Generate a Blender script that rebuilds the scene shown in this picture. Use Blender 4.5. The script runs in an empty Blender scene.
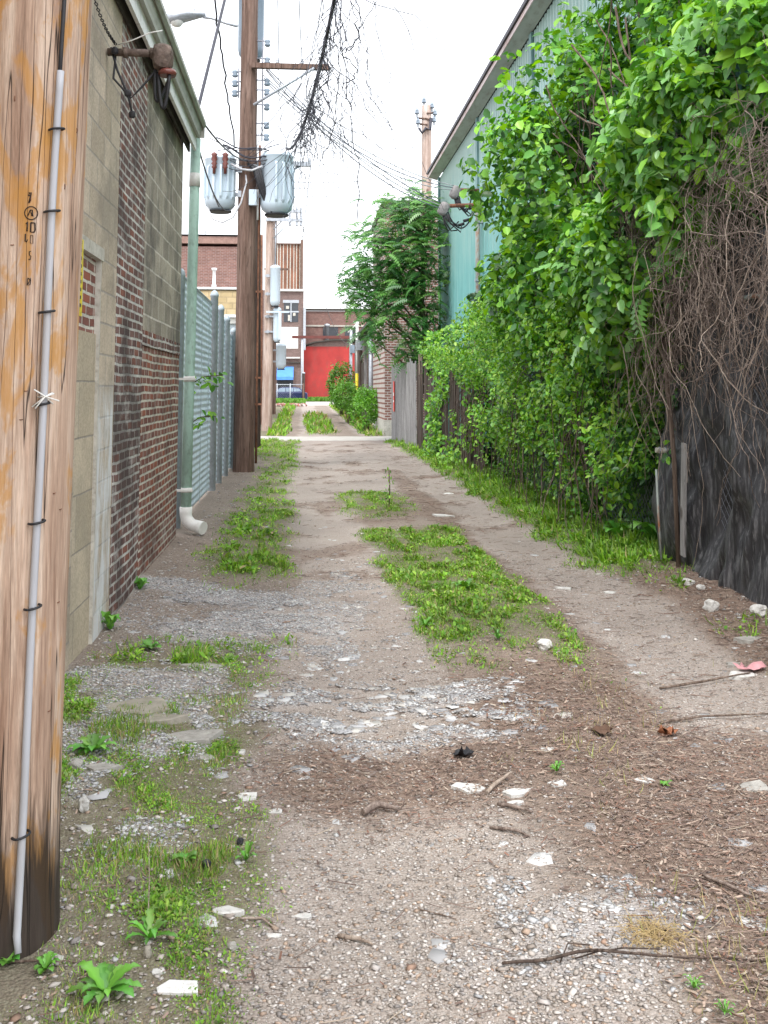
import bpy, math, random
import numpy as np
from mathutils import Vector, Matrix, Quaternion

# ------------------------------------------------------------------ camera, sky, sun, exposure
scene = bpy.context.scene
COL = scene.collection
R = math.radians
EYE = Vector((0.0, 0.0, 1.6))
FPX = 1000.0
YAW, PITCH = R(4.613), R(5.0)
SHIFT_Y = -209.5 / 1024
cam_d = bpy.data.cameras.new('camera')
cam = bpy.data.objects.new('camera', cam_d)
COL.objects.link(cam)
cam.location = EYE
cam.rotation_euler = (R(90) + PITCH, 0, -YAW)
cam_d.sensor_fit = 'VERTICAL'
cam_d.sensor_height = 36.0
cam_d.lens = 36.0 * FPX / 1024
cam_d.shift_y = SHIFT_Y
cam_d.clip_start = 0.05
cam_d.clip_end = 3000
scene.camera = cam

SUN_EL, SUN_AZ = R(58), R(-25)
world = bpy.data.worlds.new('World')
scene.world = world
world.use_nodes = True
wn = world.node_tree
wn.nodes.clear()
sky = wn.nodes.new('ShaderNodeTexSky')
sky.sky_type = 'NISHITA'
sky.sun_disc = False
sky.sun_elevation = SUN_EL
sky.sun_rotation = R(180) + SUN_AZ
sky.air_density = 1.0
sky.dust_density = 4.0
hsv = wn.nodes.new('ShaderNodeHueSaturation')
hsv.inputs['Saturation'].default_value = 0.25
wn.links.new(sky.outputs[0], hsv.inputs['Color'])
bg1 = wn.nodes.new('ShaderNodeBackground')
bg1.inputs['Strength'].default_value = 0.10
wn.links.new(hsv.outputs[0], bg1.inputs['Color'])
bg2 = wn.nodes.new('ShaderNodeBackground')       # the even layer of white cloud
bg2.inputs['Color'].default_value = (0.93, 0.96, 1.0, 1)
bg2.inputs['Strength'].default_value = 1.1
addw = wn.nodes.new('ShaderNodeAddShader')
wn.links.new(bg1.outputs[0], addw.inputs[0])
wn.links.new(bg2.outputs[0], addw.inputs[1])
wo = wn.nodes.new('ShaderNodeOutputWorld')
wn.links.new(addw.outputs[0], wo.inputs[0])

sun_d = bpy.data.lights.new('sun', 'SUN')
sun_d.energy = 1.5
sun_d.angle = R(10)
sun_d.color = (1.0, 0.96, 0.9)
sun = bpy.data.objects.new('sun', sun_d)
COL.objects.link(sun)
sun.rotation_euler = (R(90) - SUN_EL, 0, SUN_AZ)

scene.view_settings.view_transform = 'Standard'
scene.view_settings.look = 'None'
scene.view_settings.exposure = 0.6
scene.view_settings.gamma = 1
scene.view_settings.use_curve_mapping = False
scene.render.resolution_x = 768
scene.render.resolution_y = 1024
scene.cycles.max_bounces = 7
scene.cycles.diffuse_bounces = 4
scene.cycles.transparent_max_bounces = 8

# ------------------------------------------------------------------ projection helpers
_F = Vector((math.sin(YAW) * math.cos(PITCH), math.cos(YAW) * math.cos(PITCH), math.sin(PITCH)))
_R = Vector((math.cos(YAW), -math.sin(YAW), 0))
_U = _R.cross(_F)

def ray(px, py):
    u = (px - 384) / FPX
    v = -(py - 512 - SHIFT_Y * 1024) / FPX
    return _F + _R * u + _U * v

def at(px, py, Y):
    d = ray(px, py)
    return EYE + d * (Y / d.y)

def atx(px, py, X):
    d = ray(px, py)
    return EYE + d * (X / d.x)

def atg(px, py, z=0.0):
    d = ray(px, py)
    return EYE + d * ((z - EYE.z) / d.z)

def px(p):
    d = Vector(p) - EYE
    f = d.dot(_F)
    return (384 + FPX * d.dot(_R) / f, 512 + SHIFT_Y * 1024 - FPX * d.dot(_U) / f)

# ------------------------------------------------------------------ noise
_rs = np.random.RandomState(7)
_T = _rs.rand(256, 256)

def vn(x, y, seed=0):
    x = np.asarray(x, float) + seed * 17.31
    y = np.asarray(y, float) + seed * 9.77
    xi = np.floor(x).astype(int); yi = np.floor(y).astype(int)
    fx = x - xi; fy = y - yi
    fx = fx * fx * (3 - 2 * fx); fy = fy * fy * (3 - 2 * fy)
    a = _T[xi & 255, yi & 255]; b = _T[(xi + 1) & 255, yi & 255]
    c = _T[xi & 255, (yi + 1) & 255]; d = _T[(xi + 1) & 255, (yi + 1) & 255]
    return (a * (1 - fx) + b * fx) * (1 - fy) + (c * (1 - fx) + d * fx) * fy

def fbm(x, y, s=1.0, o=4, seed=0):
    t = 0; a = 1; n = 0
    for k in range(o):
        t = t + a * vn(np.asarray(x) * s, np.asarray(y) * s, seed + k)
        n += a; a *= 0.5; s *= 2.03
    return t / n

def sst(e0, e1, x):
    t = np.clip((np.asarray(x, float) - e0) / (e1 - e0), 0, 1)
    return t * t * (3 - 2 * t)

def band(x, a, b, s=0.12):
    return sst(a - s, a + s, x) * (1 - sst(b - s, b + s, x))

# ------------------------------------------------------------------ mesh helpers
def fast_mesh(name, verts, faces_flat, sizes, tint=None, smooth=False):
    me = bpy.data.meshes.new(name)
    nv = len(verts)
    me.vertices.add(nv)
    me.vertices.foreach_set('co', np.asarray(verts, np.float32).ravel())
    me.loops.add(len(faces_flat))
    me.loops.foreach_set('vertex_index', np.asarray(faces_flat, np.int32))
    me.polygons.add(len(sizes))
    st = np.zeros(len(sizes), np.int32); st[1:] = np.cumsum(sizes)[:-1]
    me.polygons.foreach_set('loop_start', st)
    me.polygons.foreach_set('loop_total', np.asarray(sizes, np.int32))
    if smooth:
        me.polygons.foreach_set('use_smooth', np.ones(len(sizes), bool))
    me.update(calc_edges=True)
    if tint is not None:
        a = me.color_attributes.new('tint', 'FLOAT_COLOR', 'POINT')
        c = np.ones((nv, 4), np.float32); c[:, :3] = tint
        a.data.foreach_set('color', c.ravel())
    return me

def scatter_mesh(name, tv, tf, pos, basis, scale, tint):
    """tv template verts, tf template faces, pos (N,3), basis (N,3,3) columns, scale (N,)or(N,3)"""
    tv = np.asarray(tv, float); N = len(pos)
    scale = np.asarray(scale, float)
    if scale.ndim == 1: scale = np.repeat(scale[:, None], 3, 1)
    v = tv[None, :, :] * scale[:, None, :]
    v = np.einsum('nij,nkj->nki', basis, v) + pos[:, None, :]
    k = len(tv)
    ff = []; sz = []
    flat = np.concatenate([np.asarray(f) for f in tf]); s1 = np.array([len(f) for f in tf])
    allf = (flat[None, :] + (np.arange(N) * k)[:, None]).ravel()
    sizes = np.tile(s1, N)
    tint = np.asarray(tint, float)
    if tint.ndim == 2: tint = np.repeat(tint[:, None, :], k, 1)
    return fast_mesh(name, v.reshape(-1, 3), allf, sizes, tint.reshape(-1, 3))

def basis_from(t, n):
    """y axis along t, z axis near n"""
    t = t / np.maximum(np.linalg.norm(t, axis=1, keepdims=True), 1e-9)
    x = np.cross(t, n); x /= np.maximum(np.linalg.norm(x, axis=1, keepdims=True), 1e-9)
    z = np.cross(x, t)
    return np.stack([x, t, z], axis=2)

def rand_unit(rs, n):
    v = rs.normal(size=(n, 3)); return v / np.linalg.norm(v, axis=1, keepdims=True)

class MB:
    def __init__(s): s.v = []; s.f = []; s.smooth = []
    def add(s, vs, fs, sm=False):
        o = len(s.v); s.v += [tuple(p) for p in vs]
        s.f += [tuple(i + o for i in f) for f in fs]; s.smooth += [sm] * len(fs)
        return s
    def box(s, c, d, m=None):
        x, y, z = d[0] / 2, d[1] / 2, d[2] / 2
        vs = [Vector((a * x, b * y, e * z)) for a in (-1, 1) for b in (-1, 1) for e in (-1, 1)]
        if m is not None: vs = [m @ p for p in vs]
        vs = [p + Vector(c) for p in vs]
        return s.add(vs, [(0, 1, 3, 2), (4, 6, 7, 5), (0, 4, 5, 1), (2, 3, 7, 6), (0, 2, 6, 4), (1, 5, 7, 3)])
    def bx(s, x0, x1, y0, y1, z0, z1):
        return s.box(((x0 + x1) / 2, (y0 + y1) / 2, (z0 + z1) / 2), (abs(x1 - x0), abs(y1 - y0), abs(z1 - z0)))
    def tube(s, pts, r, n=8, cap=True, sm=True, jit=0, rnd=None):
        pts = [Vector(p) for p in pts]; k = len(pts)
        rr = r if isinstance(r, (list, tuple)) else [r] * k
        up = Vector((0, 0, 1)); vs = []; prev = None
        for i, p in enumerate(pts):
            t = (pts[min(i + 1, k - 1)] - pts[max(i - 1, 0)])
            if t.length < 1e-9: t = Vector((0, 0, 1))
            t.normalize()
            if prev is None:
                a = t.orthogonal().normalized()
            else:
                a = (prev - t * prev.dot(t))
                a = a.normalized() if a.length > 1e-6 else t.orthogonal().normalized()
            prev = a; b = t.cross(a)
            for j in range(n):
                q = 2 * math.pi * j / n
                q2 = rr[i] * (1 + (rnd.uniform(-jit, jit) if rnd else 0))
                vs.append(p + (a * math.cos(q) + b * math.sin(q)) * q2)
        fs = [(i * n + j, i * n + (j + 1) % n, (i + 1) * n + (j + 1) % n, (i + 1) * n + j) for i in range(k - 1) for j in range(n)]
        s.add(vs, fs, sm)
        if cap:
            o = len(s.v) - len(vs)
            s.f += [tuple(o + j for j in reversed(range(n))), tuple(o + (k - 1) * n + j for j in range(n))]
            s.smooth += [False, False]
        return s
    def lathe(s, c, prof, n=20, sm=True):
        """prof list of (r,z) bottom to top about a vertical axis at c"""
        c = Vector(c); vs = []
        for r, z in prof:
            for j in range(n):
                q = 2 * math.pi * j / n
                vs.append(c + Vector((r * math.cos(q), r * math.sin(q), z)))
        k = len(prof)
        fs = [(i * n + j, i * n + (j + 1) % n, (i + 1) * n + (j + 1) % n, (i + 1) * n + j) for i in range(k - 1) for j in range(n)]
        s.add(vs, fs, sm)
        o = len(s.v) - len(vs)
        s.f += [tuple(o + j for j in reversed(range(n))), tuple(o + (k - 1) * n + j for j in range(n))]
        s.smooth += [False, False]
        return s
    def prism_y(s, prof, y0, y1):
        """closed profile of (x,z) swept along y"""
        n = len(prof)
        vs = [(x, y0, z) for x, z in prof] + [(x, y1, z) for x, z in prof]
        fs = [(j, (j + 1) % n, n + (j + 1) % n, n + j) for j in range(n)] + [tuple(reversed(range(n))), tuple(range(n, 2 * n))]
        return s.add(vs, fs)
    def prism_x(s, prof, x0, x1):
        n = len(prof)
        vs = [(x0, y, z) for y, z in prof] + [(x1, y, z) for y, z in prof]
        fs = [(j, (j + 1) % n, n + (j + 1) % n, n + j) for j in range(n)] + [tuple(reversed(range(n))), tuple(range(n, 2 * n))]
        return s.add(vs, fs)
    def blob(s, c, d, rnd, sub=2, jit=0.2, m=None, flat=False):
        """angular rock: a noisy icosphere"""
        import bmesh
        bm = bmesh.new(); bmesh.ops.create_icosphere(bm, subdivisions=sub, radius=1)
        off = Vector((rnd.random() * 50, rnd.random() * 50, rnd.random() * 50))
        from mathutils import noise
        vs = []
        for v in bm.verts:
            k = 1 + jit * (noise.noise(v.co * 1.3 + off) * 1.6 + noise.noise(v.co * 3.4 + off) * .6)
            p = v.co * k
            mx = max(abs(p.x), abs(p.y), abs(p.z))
            p = p.lerp(p / mx * .82, .45)
            p = Vector((p.x * d[0] / 2, p.y * d[1] / 2, p.z * d[2] / 2))
            if m is not None: p = m @ p
            vs.append(p + Vector(c))
        fs = [tuple(v.index for v in f.verts) for f in bm.faces]
        bm.free()
        return s.add(vs, fs, False)
    def corrug(s, u0, u1, z0, z1, X, pitch, amp, horizontal=False, shape='trap'):
        """a ribbed sheet on the plane x = X; ribs vertical, or horizontal"""
        pr = []
        L = (z1 - z0) if horizontal else (u1 - u0); q = 0.0
        o = z0 if horizontal else u0
        while q < L:
            if shape == 'trap':
                for a, b in ((0, 0), (.35, 0), (.5, 1), (.85, 1)):
                    if q + a * pitch <= L: pr.append((o + q + a * pitch, b * amp))
            else:
                for a in range(6):
                    if q + a / 6 * pitch <= L: pr.append((o + q + a / 6 * pitch, amp * .5 * (1 - math.cos(a / 3 * math.pi))))
            q += pitch
        vs = []; n = len(pr)
        for w, a in pr:
            if horizontal: vs += [(X + a, u0, w), (X + a, u1, w)]
            else: vs += [(X + a, w, z0), (X + a, w, z1)]
        fs = [(2 * i, 2 * i + 1, 2 * i + 3, 2 * i + 2) for i in range(n - 1)]
        return s.add(vs, fs, shape != 'trap')
    def build(s, name, mat, parent=None, bevel=0):
        me = bpy.data.meshes.new(name)
        me.from_pydata(s.v, [], s.f)
        me.polygons.foreach_set('use_smooth', s.smooth)
        me.update()
        o = bpy.data.objects.new(name, me)
        me.materials.append(mat)
        COL.objects.link(o)
        if parent is not None: o.parent = parent
        if bevel:
            b = o.modifiers.new('bevel', 'BEVEL'); b.width = bevel; b.segments = 2; b.limit_method = 'ANGLE'
        return o

def link(name, me, mat, parent=None):
    o = bpy.data.objects.new(name, me); me.materials.append(mat); COL.objects.link(o)
    if parent is not None: o.parent = parent
    return o

def tag(o, label=None, cat=None, group=None, kind=None):
    if label: o['label'] = label
    if cat: o['category'] = cat
    if group: o['group'] = group
    if kind: o['kind'] = kind
    return o

def thing(name, label, cat, group=None):
    """an Empty at the world origin of its parts is moved to its base by settle()"""
    o = bpy.data.objects.new(name, None); COL.objects.link(o); o.empty_display_size = .2
    return tag(o, label, cat, group)

def settle(root, loc):
    """put the Empty at the thing's base, leaving the parts where they were built"""
    loc = Vector(loc)
    root.location = loc
    for c in root.children:
        c.location = c.location - loc
    return root

def copy_tree(o, parent=None):
    c = o.copy(); COL.objects.link(c)
    if parent is not None: c.parent = parent
    for ch in list(o.children): copy_tree(ch, c)
    return c

# ------------------------------------------------------------------ material helpers
def mat_new(name):
    m = bpy.data.materials.new(name); m.use_nodes = True
    nt = m.node_tree; nt.nodes.clear()
    out = nt.nodes.new('ShaderNodeOutputMaterial')
    return m, nt, out

def nd(nt, t, ins=None, **props):
    n = nt.nodes.new(t)
    for k, v in props.items(): setattr(n, k, v)
    for k, v in (ins or {}).items():
        s = n.inputs[k]
        if isinstance(v, bpy.types.NodeSocket): nt.links.new(v, s)
        else:
            if isinstance(v, tuple) and len(v) == 3 and s.type == 'RGBA': v = v + (1,)
            s.default_value = v
    return n

def mix(nt, f, a, b, mode='MIX'):
    n = nd(nt, 'ShaderNodeMix', {0: f, 6: a, 7: b}, data_type='RGBA', blend_type=mode)
    return n.outputs[2]

def ramp(nt, f, stops):
    n = nd(nt, 'ShaderNodeValToRGB', {0: f})
    e = n.color_ramp.elements
    while len(e) < len(stops): e.new(0.5)
    for i, (p, c) in enumerate(stops):
        e[i].position = p
        e[i].color = (c, c, c, 1) if not isinstance(c, tuple) else c + (1,)
    return n.outputs[0]

def coords(nt, scale=(1, 1, 1), kind='Object'):
    g = nd(nt, 'ShaderNodeNewGeometry') if kind == 'World' else nd(nt, 'ShaderNodeTexCoord')
    src = g.outputs['Position'] if kind == 'World' else g.outputs[kind]
    return nd(nt, 'ShaderNodeMapping', {0: src, 'Scale': scale}).outputs[0]

def noise_(nt, vec, scale, detail=4, rough=.55, dist=0):
    return nd(nt, 'ShaderNodeTexNoise', {'Vector': vec, 'Scale': scale, 'Detail': detail, 'Roughness': rough, 'Distortion': dist}).outputs[0]

def math_(nt, op, a, b=0.5, clamp=False):
    n = nd(nt, 'ShaderNodeMath', {0: a, 1: b}, operation=op); n.use_clamp = clamp
    return n.outputs[0]

def finish(nt, out, col, rough=.8, bump=None, bstr=.3, bdist=.01, metallic=0, spec=.5, normal=None):
    b = nd(nt, 'ShaderNodeBsdfPrincipled', {'Base Color': col, 'Roughness': rough, 'Metallic': metallic, 'Specular IOR Level': spec})
    if bump is not None:
        n = nd(nt, 'ShaderNodeBump', {'Height': bump, 'Strength': bstr, 'Distance': bdist})
        nt.links.new(n.outputs[0], b.inputs['Normal'])
    nt.links.new(b.outputs[0], out.inputs[0])
    return b

def simple(name, col, rough=.7, var=.25, scale=6, metallic=0, dirt=None, dirt_amt=.5, stretch=(1, 1, 1), bstr=.15, spec=.4):
    """paint / metal / plastic with uneven tone, grime of its own colour and a little relief"""
    m, nt, out = mat_new(name)
    v = coords(nt, stretch, 'World')
    n = noise_(nt, v, scale, 5, .6)
    lo = tuple(max(0, c * (1 - var)) for c in col); hi = tuple(min(1, c * (1 + var)) for c in col)
    c = ramp(nt, n, [(.3, lo), (.7, hi)])
    if dirt:
        n2 = noise_(nt, v, scale * 2.3, 6, .65)
        f = ramp(nt, n2, [(.5, 0.0), (.68, dirt_amt)])
        c = mix(nt, f, c, dirt + (1,))
    n3 = noise_(nt, v, scale * 9, 3, .6)
    finish(nt, out, c, rough, n3, bstr, .004, metallic, spec)
    return m

def tint_mat(name, rough=.75, trans=0.0, spec=.3, bump=0):
    m, nt, out = mat_new(name)
    a = nd(nt, 'ShaderNodeAttribute', attribute_name='tint')
    b = nd(nt, 'ShaderNodeBsdfPrincipled', {'Base Color': a.outputs['Color'], 'Roughness': rough, 'Specular IOR Level': spec})
    if bump:
        v = coords(nt, (1, 1, 1), 'World')
        bn = nd(nt, 'ShaderNodeBump', {'Height': noise_(nt, v, 400, 3), 'Strength': bump, 'Distance': .002})
        nt.links.new(bn.outputs[0], b.inputs['Normal'])
    if trans:
        h = nd(nt, 'ShaderNodeHueSaturation', {'Hue': .485, 'Saturation': 1.15, 'Value': 1.5, 'Color': a.outputs['Color']})
        t = nd(nt, 'ShaderNodeBsdfTranslucent', {'Color': h.outputs[0]})
        mx = nd(nt, 'ShaderNodeMixShader', {0: trans})
        nt.links.new(b.outputs[0], mx.inputs[1]); nt.links.new(t.outputs[0], mx.inputs[2])
        nt.links.new(mx.outputs[0], out.inputs[0])
    else:
        nt.links.new(b.outputs[0], out.inputs[0])
    return m

def masonry(name, c1, c2, mortar, bw, rh, ms, plane='yz', wave=.008, blotch=None, blotch_f=.5, white=0, offset=.5, var=.35, bstr=.8, third=None, ext=None):
    m, nt, out = mat_new(name)
    g = nd(nt, 'ShaderNodeNewGeometry')
    sp = nd(nt, 'ShaderNodeSeparateXYZ', {0: g.outputs['Position']})
    wob = noise_(nt, g.outputs['Position'], 1.3, 2)
    wob2 = noise_(nt, g.outputs['Position'], 9, 2)
    u = sp.outputs[{'y': 1, 'x': 0}[plane[0]]]
    z = math_(nt, 'ADD', sp.outputs[2], math_(nt, 'MULTIPLY', math_(nt, 'SUBTRACT', wob, .5), wave * 4))
    z = math_(nt, 'ADD', z, math_(nt, 'MULTIPLY', math_(nt, 'SUBTRACT', wob2, .5), wave))
    u = math_(nt, 'ADD', u, math_(nt, 'MULTIPLY', math_(nt, 'SUBTRACT', wob2, .5), wave * 2))
    vec = nd(nt, 'ShaderNodeCombineXYZ', {0: u, 1: z}).outputs[0]
    br = nd(nt, 'ShaderNodeTexBrick', {'Vector': vec, 'Color1': c1, 'Color2': c2, 'Mortar': mortar, 'Scale': 1.0,
            'Mortar Size': ms, 'Mortar Smooth': .25, 'Bias': 0.0, 'Brick Width': bw, 'Row Height': rh}, offset=offset)
    col = br.outputs['Color']; fac = br.outputs['Fac']
    n = noise_(nt, g.outputs['Position'], 3.0, 6, .65)
    col = mix(nt, 1.0, col, ramp(nt, n, [(.3, 1 - var), (.7, 1 + var * .6)]), 'MULTIPLY')
    nf = noise_(nt, g.outputs['Position'], 60, 4, .7)
    col = mix(nt, 1.0, col, ramp(nt, nf, [(.3, .72), (.7, 1.2)]), 'MULTIPLY')
    if third:   # scattered odd bricks
        br2 = nd(nt, 'ShaderNodeTexBrick', {'Vector': vec, 'Color1': (0, 0, 0), 'Color2': (1, 1, 1), 'Mortar': (0, 0, 0), 'Scale': 1.0,
              'Mortar Size': ms, 'Mortar Smooth': .1, 'Bias': 0.0, 'Brick Width': bw, 'Row Height': rh}, offset=offset)
        f3 = ramp(nt, br2.outputs['Color'], [(.80, 0.0), (.84, .75)])
        col = mix(nt, f3, col, third + (1,))
    if blotch:
        nb = noise_(nt, g.outputs['Position'], 1.1, 5, .7)
        col = mix(nt, ramp(nt, nb, [(.48, 0.0), (.62, blotch_f)]), col, blotch + (1,))
    if white:
        nw = noise_(nt, nd(nt, 'ShaderNodeMapping', {0: g.outputs['Position'], 'Location': (5, 3, 9), 'Scale': (1, 1, 1.5)}).outputs[0], 2.2, 6, .72)
        col = mix(nt, ramp(nt, nw, [(.55, 0.0), (.7, white)]), col, (.62, .6, .58, 1))
    if ext: col = ext(nt, g.outputs['Position'], sp, col)
    h = math_(nt, 'ADD', math_(nt, 'SUBTRACT', 1.0, fac), math_(nt, 'MULTIPLY', nf, .35))
    finish(nt, out, col, .9, h, bstr, .012, 0, .25)
    return m

# ------------------------------------------------------------------ ground zones (shared by the sheet and by what lies on it)
def zones(x, y):
    x = np.asarray(x, float); y = np.asarray(y, float)
    w = (fbm(x, y, .9, 4, 3) - .5) * .7
    w2 = (fbm(x, y, 3.1, 3, 11) - .5)
    xx = x + w * .6 + w2 * .22
    gravelL = band(xx, -.12, .82, .2)
    gravelR = band(xx, 1.9, 2.75, .24) * sst(3.6, 4.4, y)
    far = sst(14.5, 17, y) * (1 - sst(31, 33, y))
    gravelF = band(xx, -.4, 2.75, .2) * far
    gravel = np.clip(np.maximum(np.maximum(gravelL, gravelR), gravelF), 0, 1)
    n = fbm(x, y, 1.7, 4, 23)
    # litter: wood chips and dry stalks
    lit = .85 * band(y + w * 1.4, 4.0, 4.95, .3) * band(x, -.2, 4, .3)
    lit = np.maximum(lit, sst(.6, 1.25, xx) * (1 - sst(5.2, 7.2, y + w * 1.5)) * (1 - gravelR * .9))
    lit = np.maximum(lit, sst(2.5, 3.0, xx) * (1 - sst(8.0, 10.0, y)))
    lit = np.maximum(lit, .6 * band(xx, 1.55, 1.95, .12) * band(y, 5, 20, 1.5))
    lit = np.maximum(lit, .55 * sst(.56, .66, n) * band(y, 8, 32, 2) * (x > -.5) * (x < 3))
    # grass
    c = band(xx, .72, 1.78, .12) * band(y + w * 1.5, 6.1, 11.9, .35) * (0.6 + .5 * sst(6.2, 8.0, y))
    c = np.maximum(c, band(xx, .55, 1.45, .2) * band(y + w * 3, 13.2, 15.9, .5) * .8)
    c = np.maximum(c, .35 * sst(.5, .62, n) * band(xx, .8, 1.8, .2) * band(y, 5.0, 6.6, .3))
    l = band(xx, -.84, -.18, .2) * band(y + w * 2, 8.4, 24, .4) * (0.6 + .4 * sst(.42, .56, n))
    l = np.maximum(l, band(xx, -1.1, -.16, .2) * band(y + w * 2, 4.9, 6.4, .5) * .85 * sst(.4, .54, n))
    l = np.maximum(l, (1 - sst(-.3, .0, xx)) * (1 - sst(5.0, 6.6, y)) * (.6 + .4 * sst(.40, .54, n)))
    l = np.maximum(l, (1 - sst(-.2, -.05, xx)) * sst(22, 25, y) * (1 - sst(31.5, 32.2, y)))
    r = sst(2.5, 2.85, xx) * sst(8.0, 9.5, y) * (1 - sst(31.5, 32.2, y))
    r = np.maximum(r, .35 * sst(.52, .62, n) * sst(2.75, 3.0, xx) * band(y, 5.5, 9.5, .5))
    g = np.maximum(np.maximum(c, l), r)
    # beyond the cross road
    b = sst(34.8, 35.4, y) * (1 - sst(83, 84, y))
    gb = np.maximum(np.maximum((1 - sst(-.75, -.45, xx)), sst(2.0, 2.3, xx)), band(xx, .15, 1.25, .15) * band(y, 37, 60, 2))
    g = np.where(y > 34, gb * b, g)
    # pale rubble of crushed limestone
    p = band(y + x * .55 + w * .8, 6.15, 7.9, .25) * (1 - sst(.0, .5, xx)) * (.25 + .75 * sst(.36, .52, fbm(x, y, 2.6, 4, 45)))
    p = np.maximum(p, .85 * np.exp(-(((x - .78) / .42) ** 2 + ((y - 3.05) / .33) ** 2) ** 1.5) * sst(.35, .5, fbm(x, y, 2.3, 3, 41)))
    p = np.maximum(p, .8 * sst(.47, .55, fbm(x * .8, y * 2.2, 4.0, 4, 51)) * band(y + w, 4.85, 5.75, .25) * band(x, -.25, 1.1, .25))
    p = np.maximum(p, .5 * sst(.5, .6, fbm(x, y, 3.0, 4, 61)) * band(y, 6.5, 9.5, .5) * band(x, -.1, .7, .2))
    p = np.maximum(p, .6 * sst(.44, .58, fbm(x, y, 2.0, 4, 71)) * band(y, 3.6, 6.3, .4) * (1 - sst(-.5, -.25, x)))
    lit = lit * (1 - p * .6) * (1 - np.clip(g, 0, 1) * .5)
    return gravel, np.clip(g, 0, 1), np.clip(lit, 0, 1), np.clip(p, 0, 1)

def ground_z(x, y, micro=True):
    x = np.asarray(x, float); y = np.asarray(y, float)
    z = .45 * sst(36, 95, y)
    near = 1 - sst(33, 36, y)
    z = z - near * (.035 * np.exp(-((x - .35) / .35) ** 2) + .045 * np.exp(-((x - 2.3) / .4) ** 2) * sst(3.5, 5, y))
    z = z + near * .05 * (1 - sst(-1.2, -.3, x)) * (x > -1.6)
    z = z + near * .09 * sst(2.7, 3.5, x)
    z = z + near * .05 * (fbm(x, y, .8, 4, 5) - .5)
    g, gr, li, p = zones(x, y)
    z = z + near * (.02 * p + .018 * gr + .008 * li)
    if micro:
        z = z + near * .02 * (fbm(x, y, 7, 3, 9) - .5) * (1 - .5 * g)
    # flat concrete of the cross road
    z = np.where((y > 31.9) & (y < 34.6), np.where(y < 36, .0, z), z)
    return z

def gz(x, y): return float(ground_z(np.array([x]), np.array([y]))[0])

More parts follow.
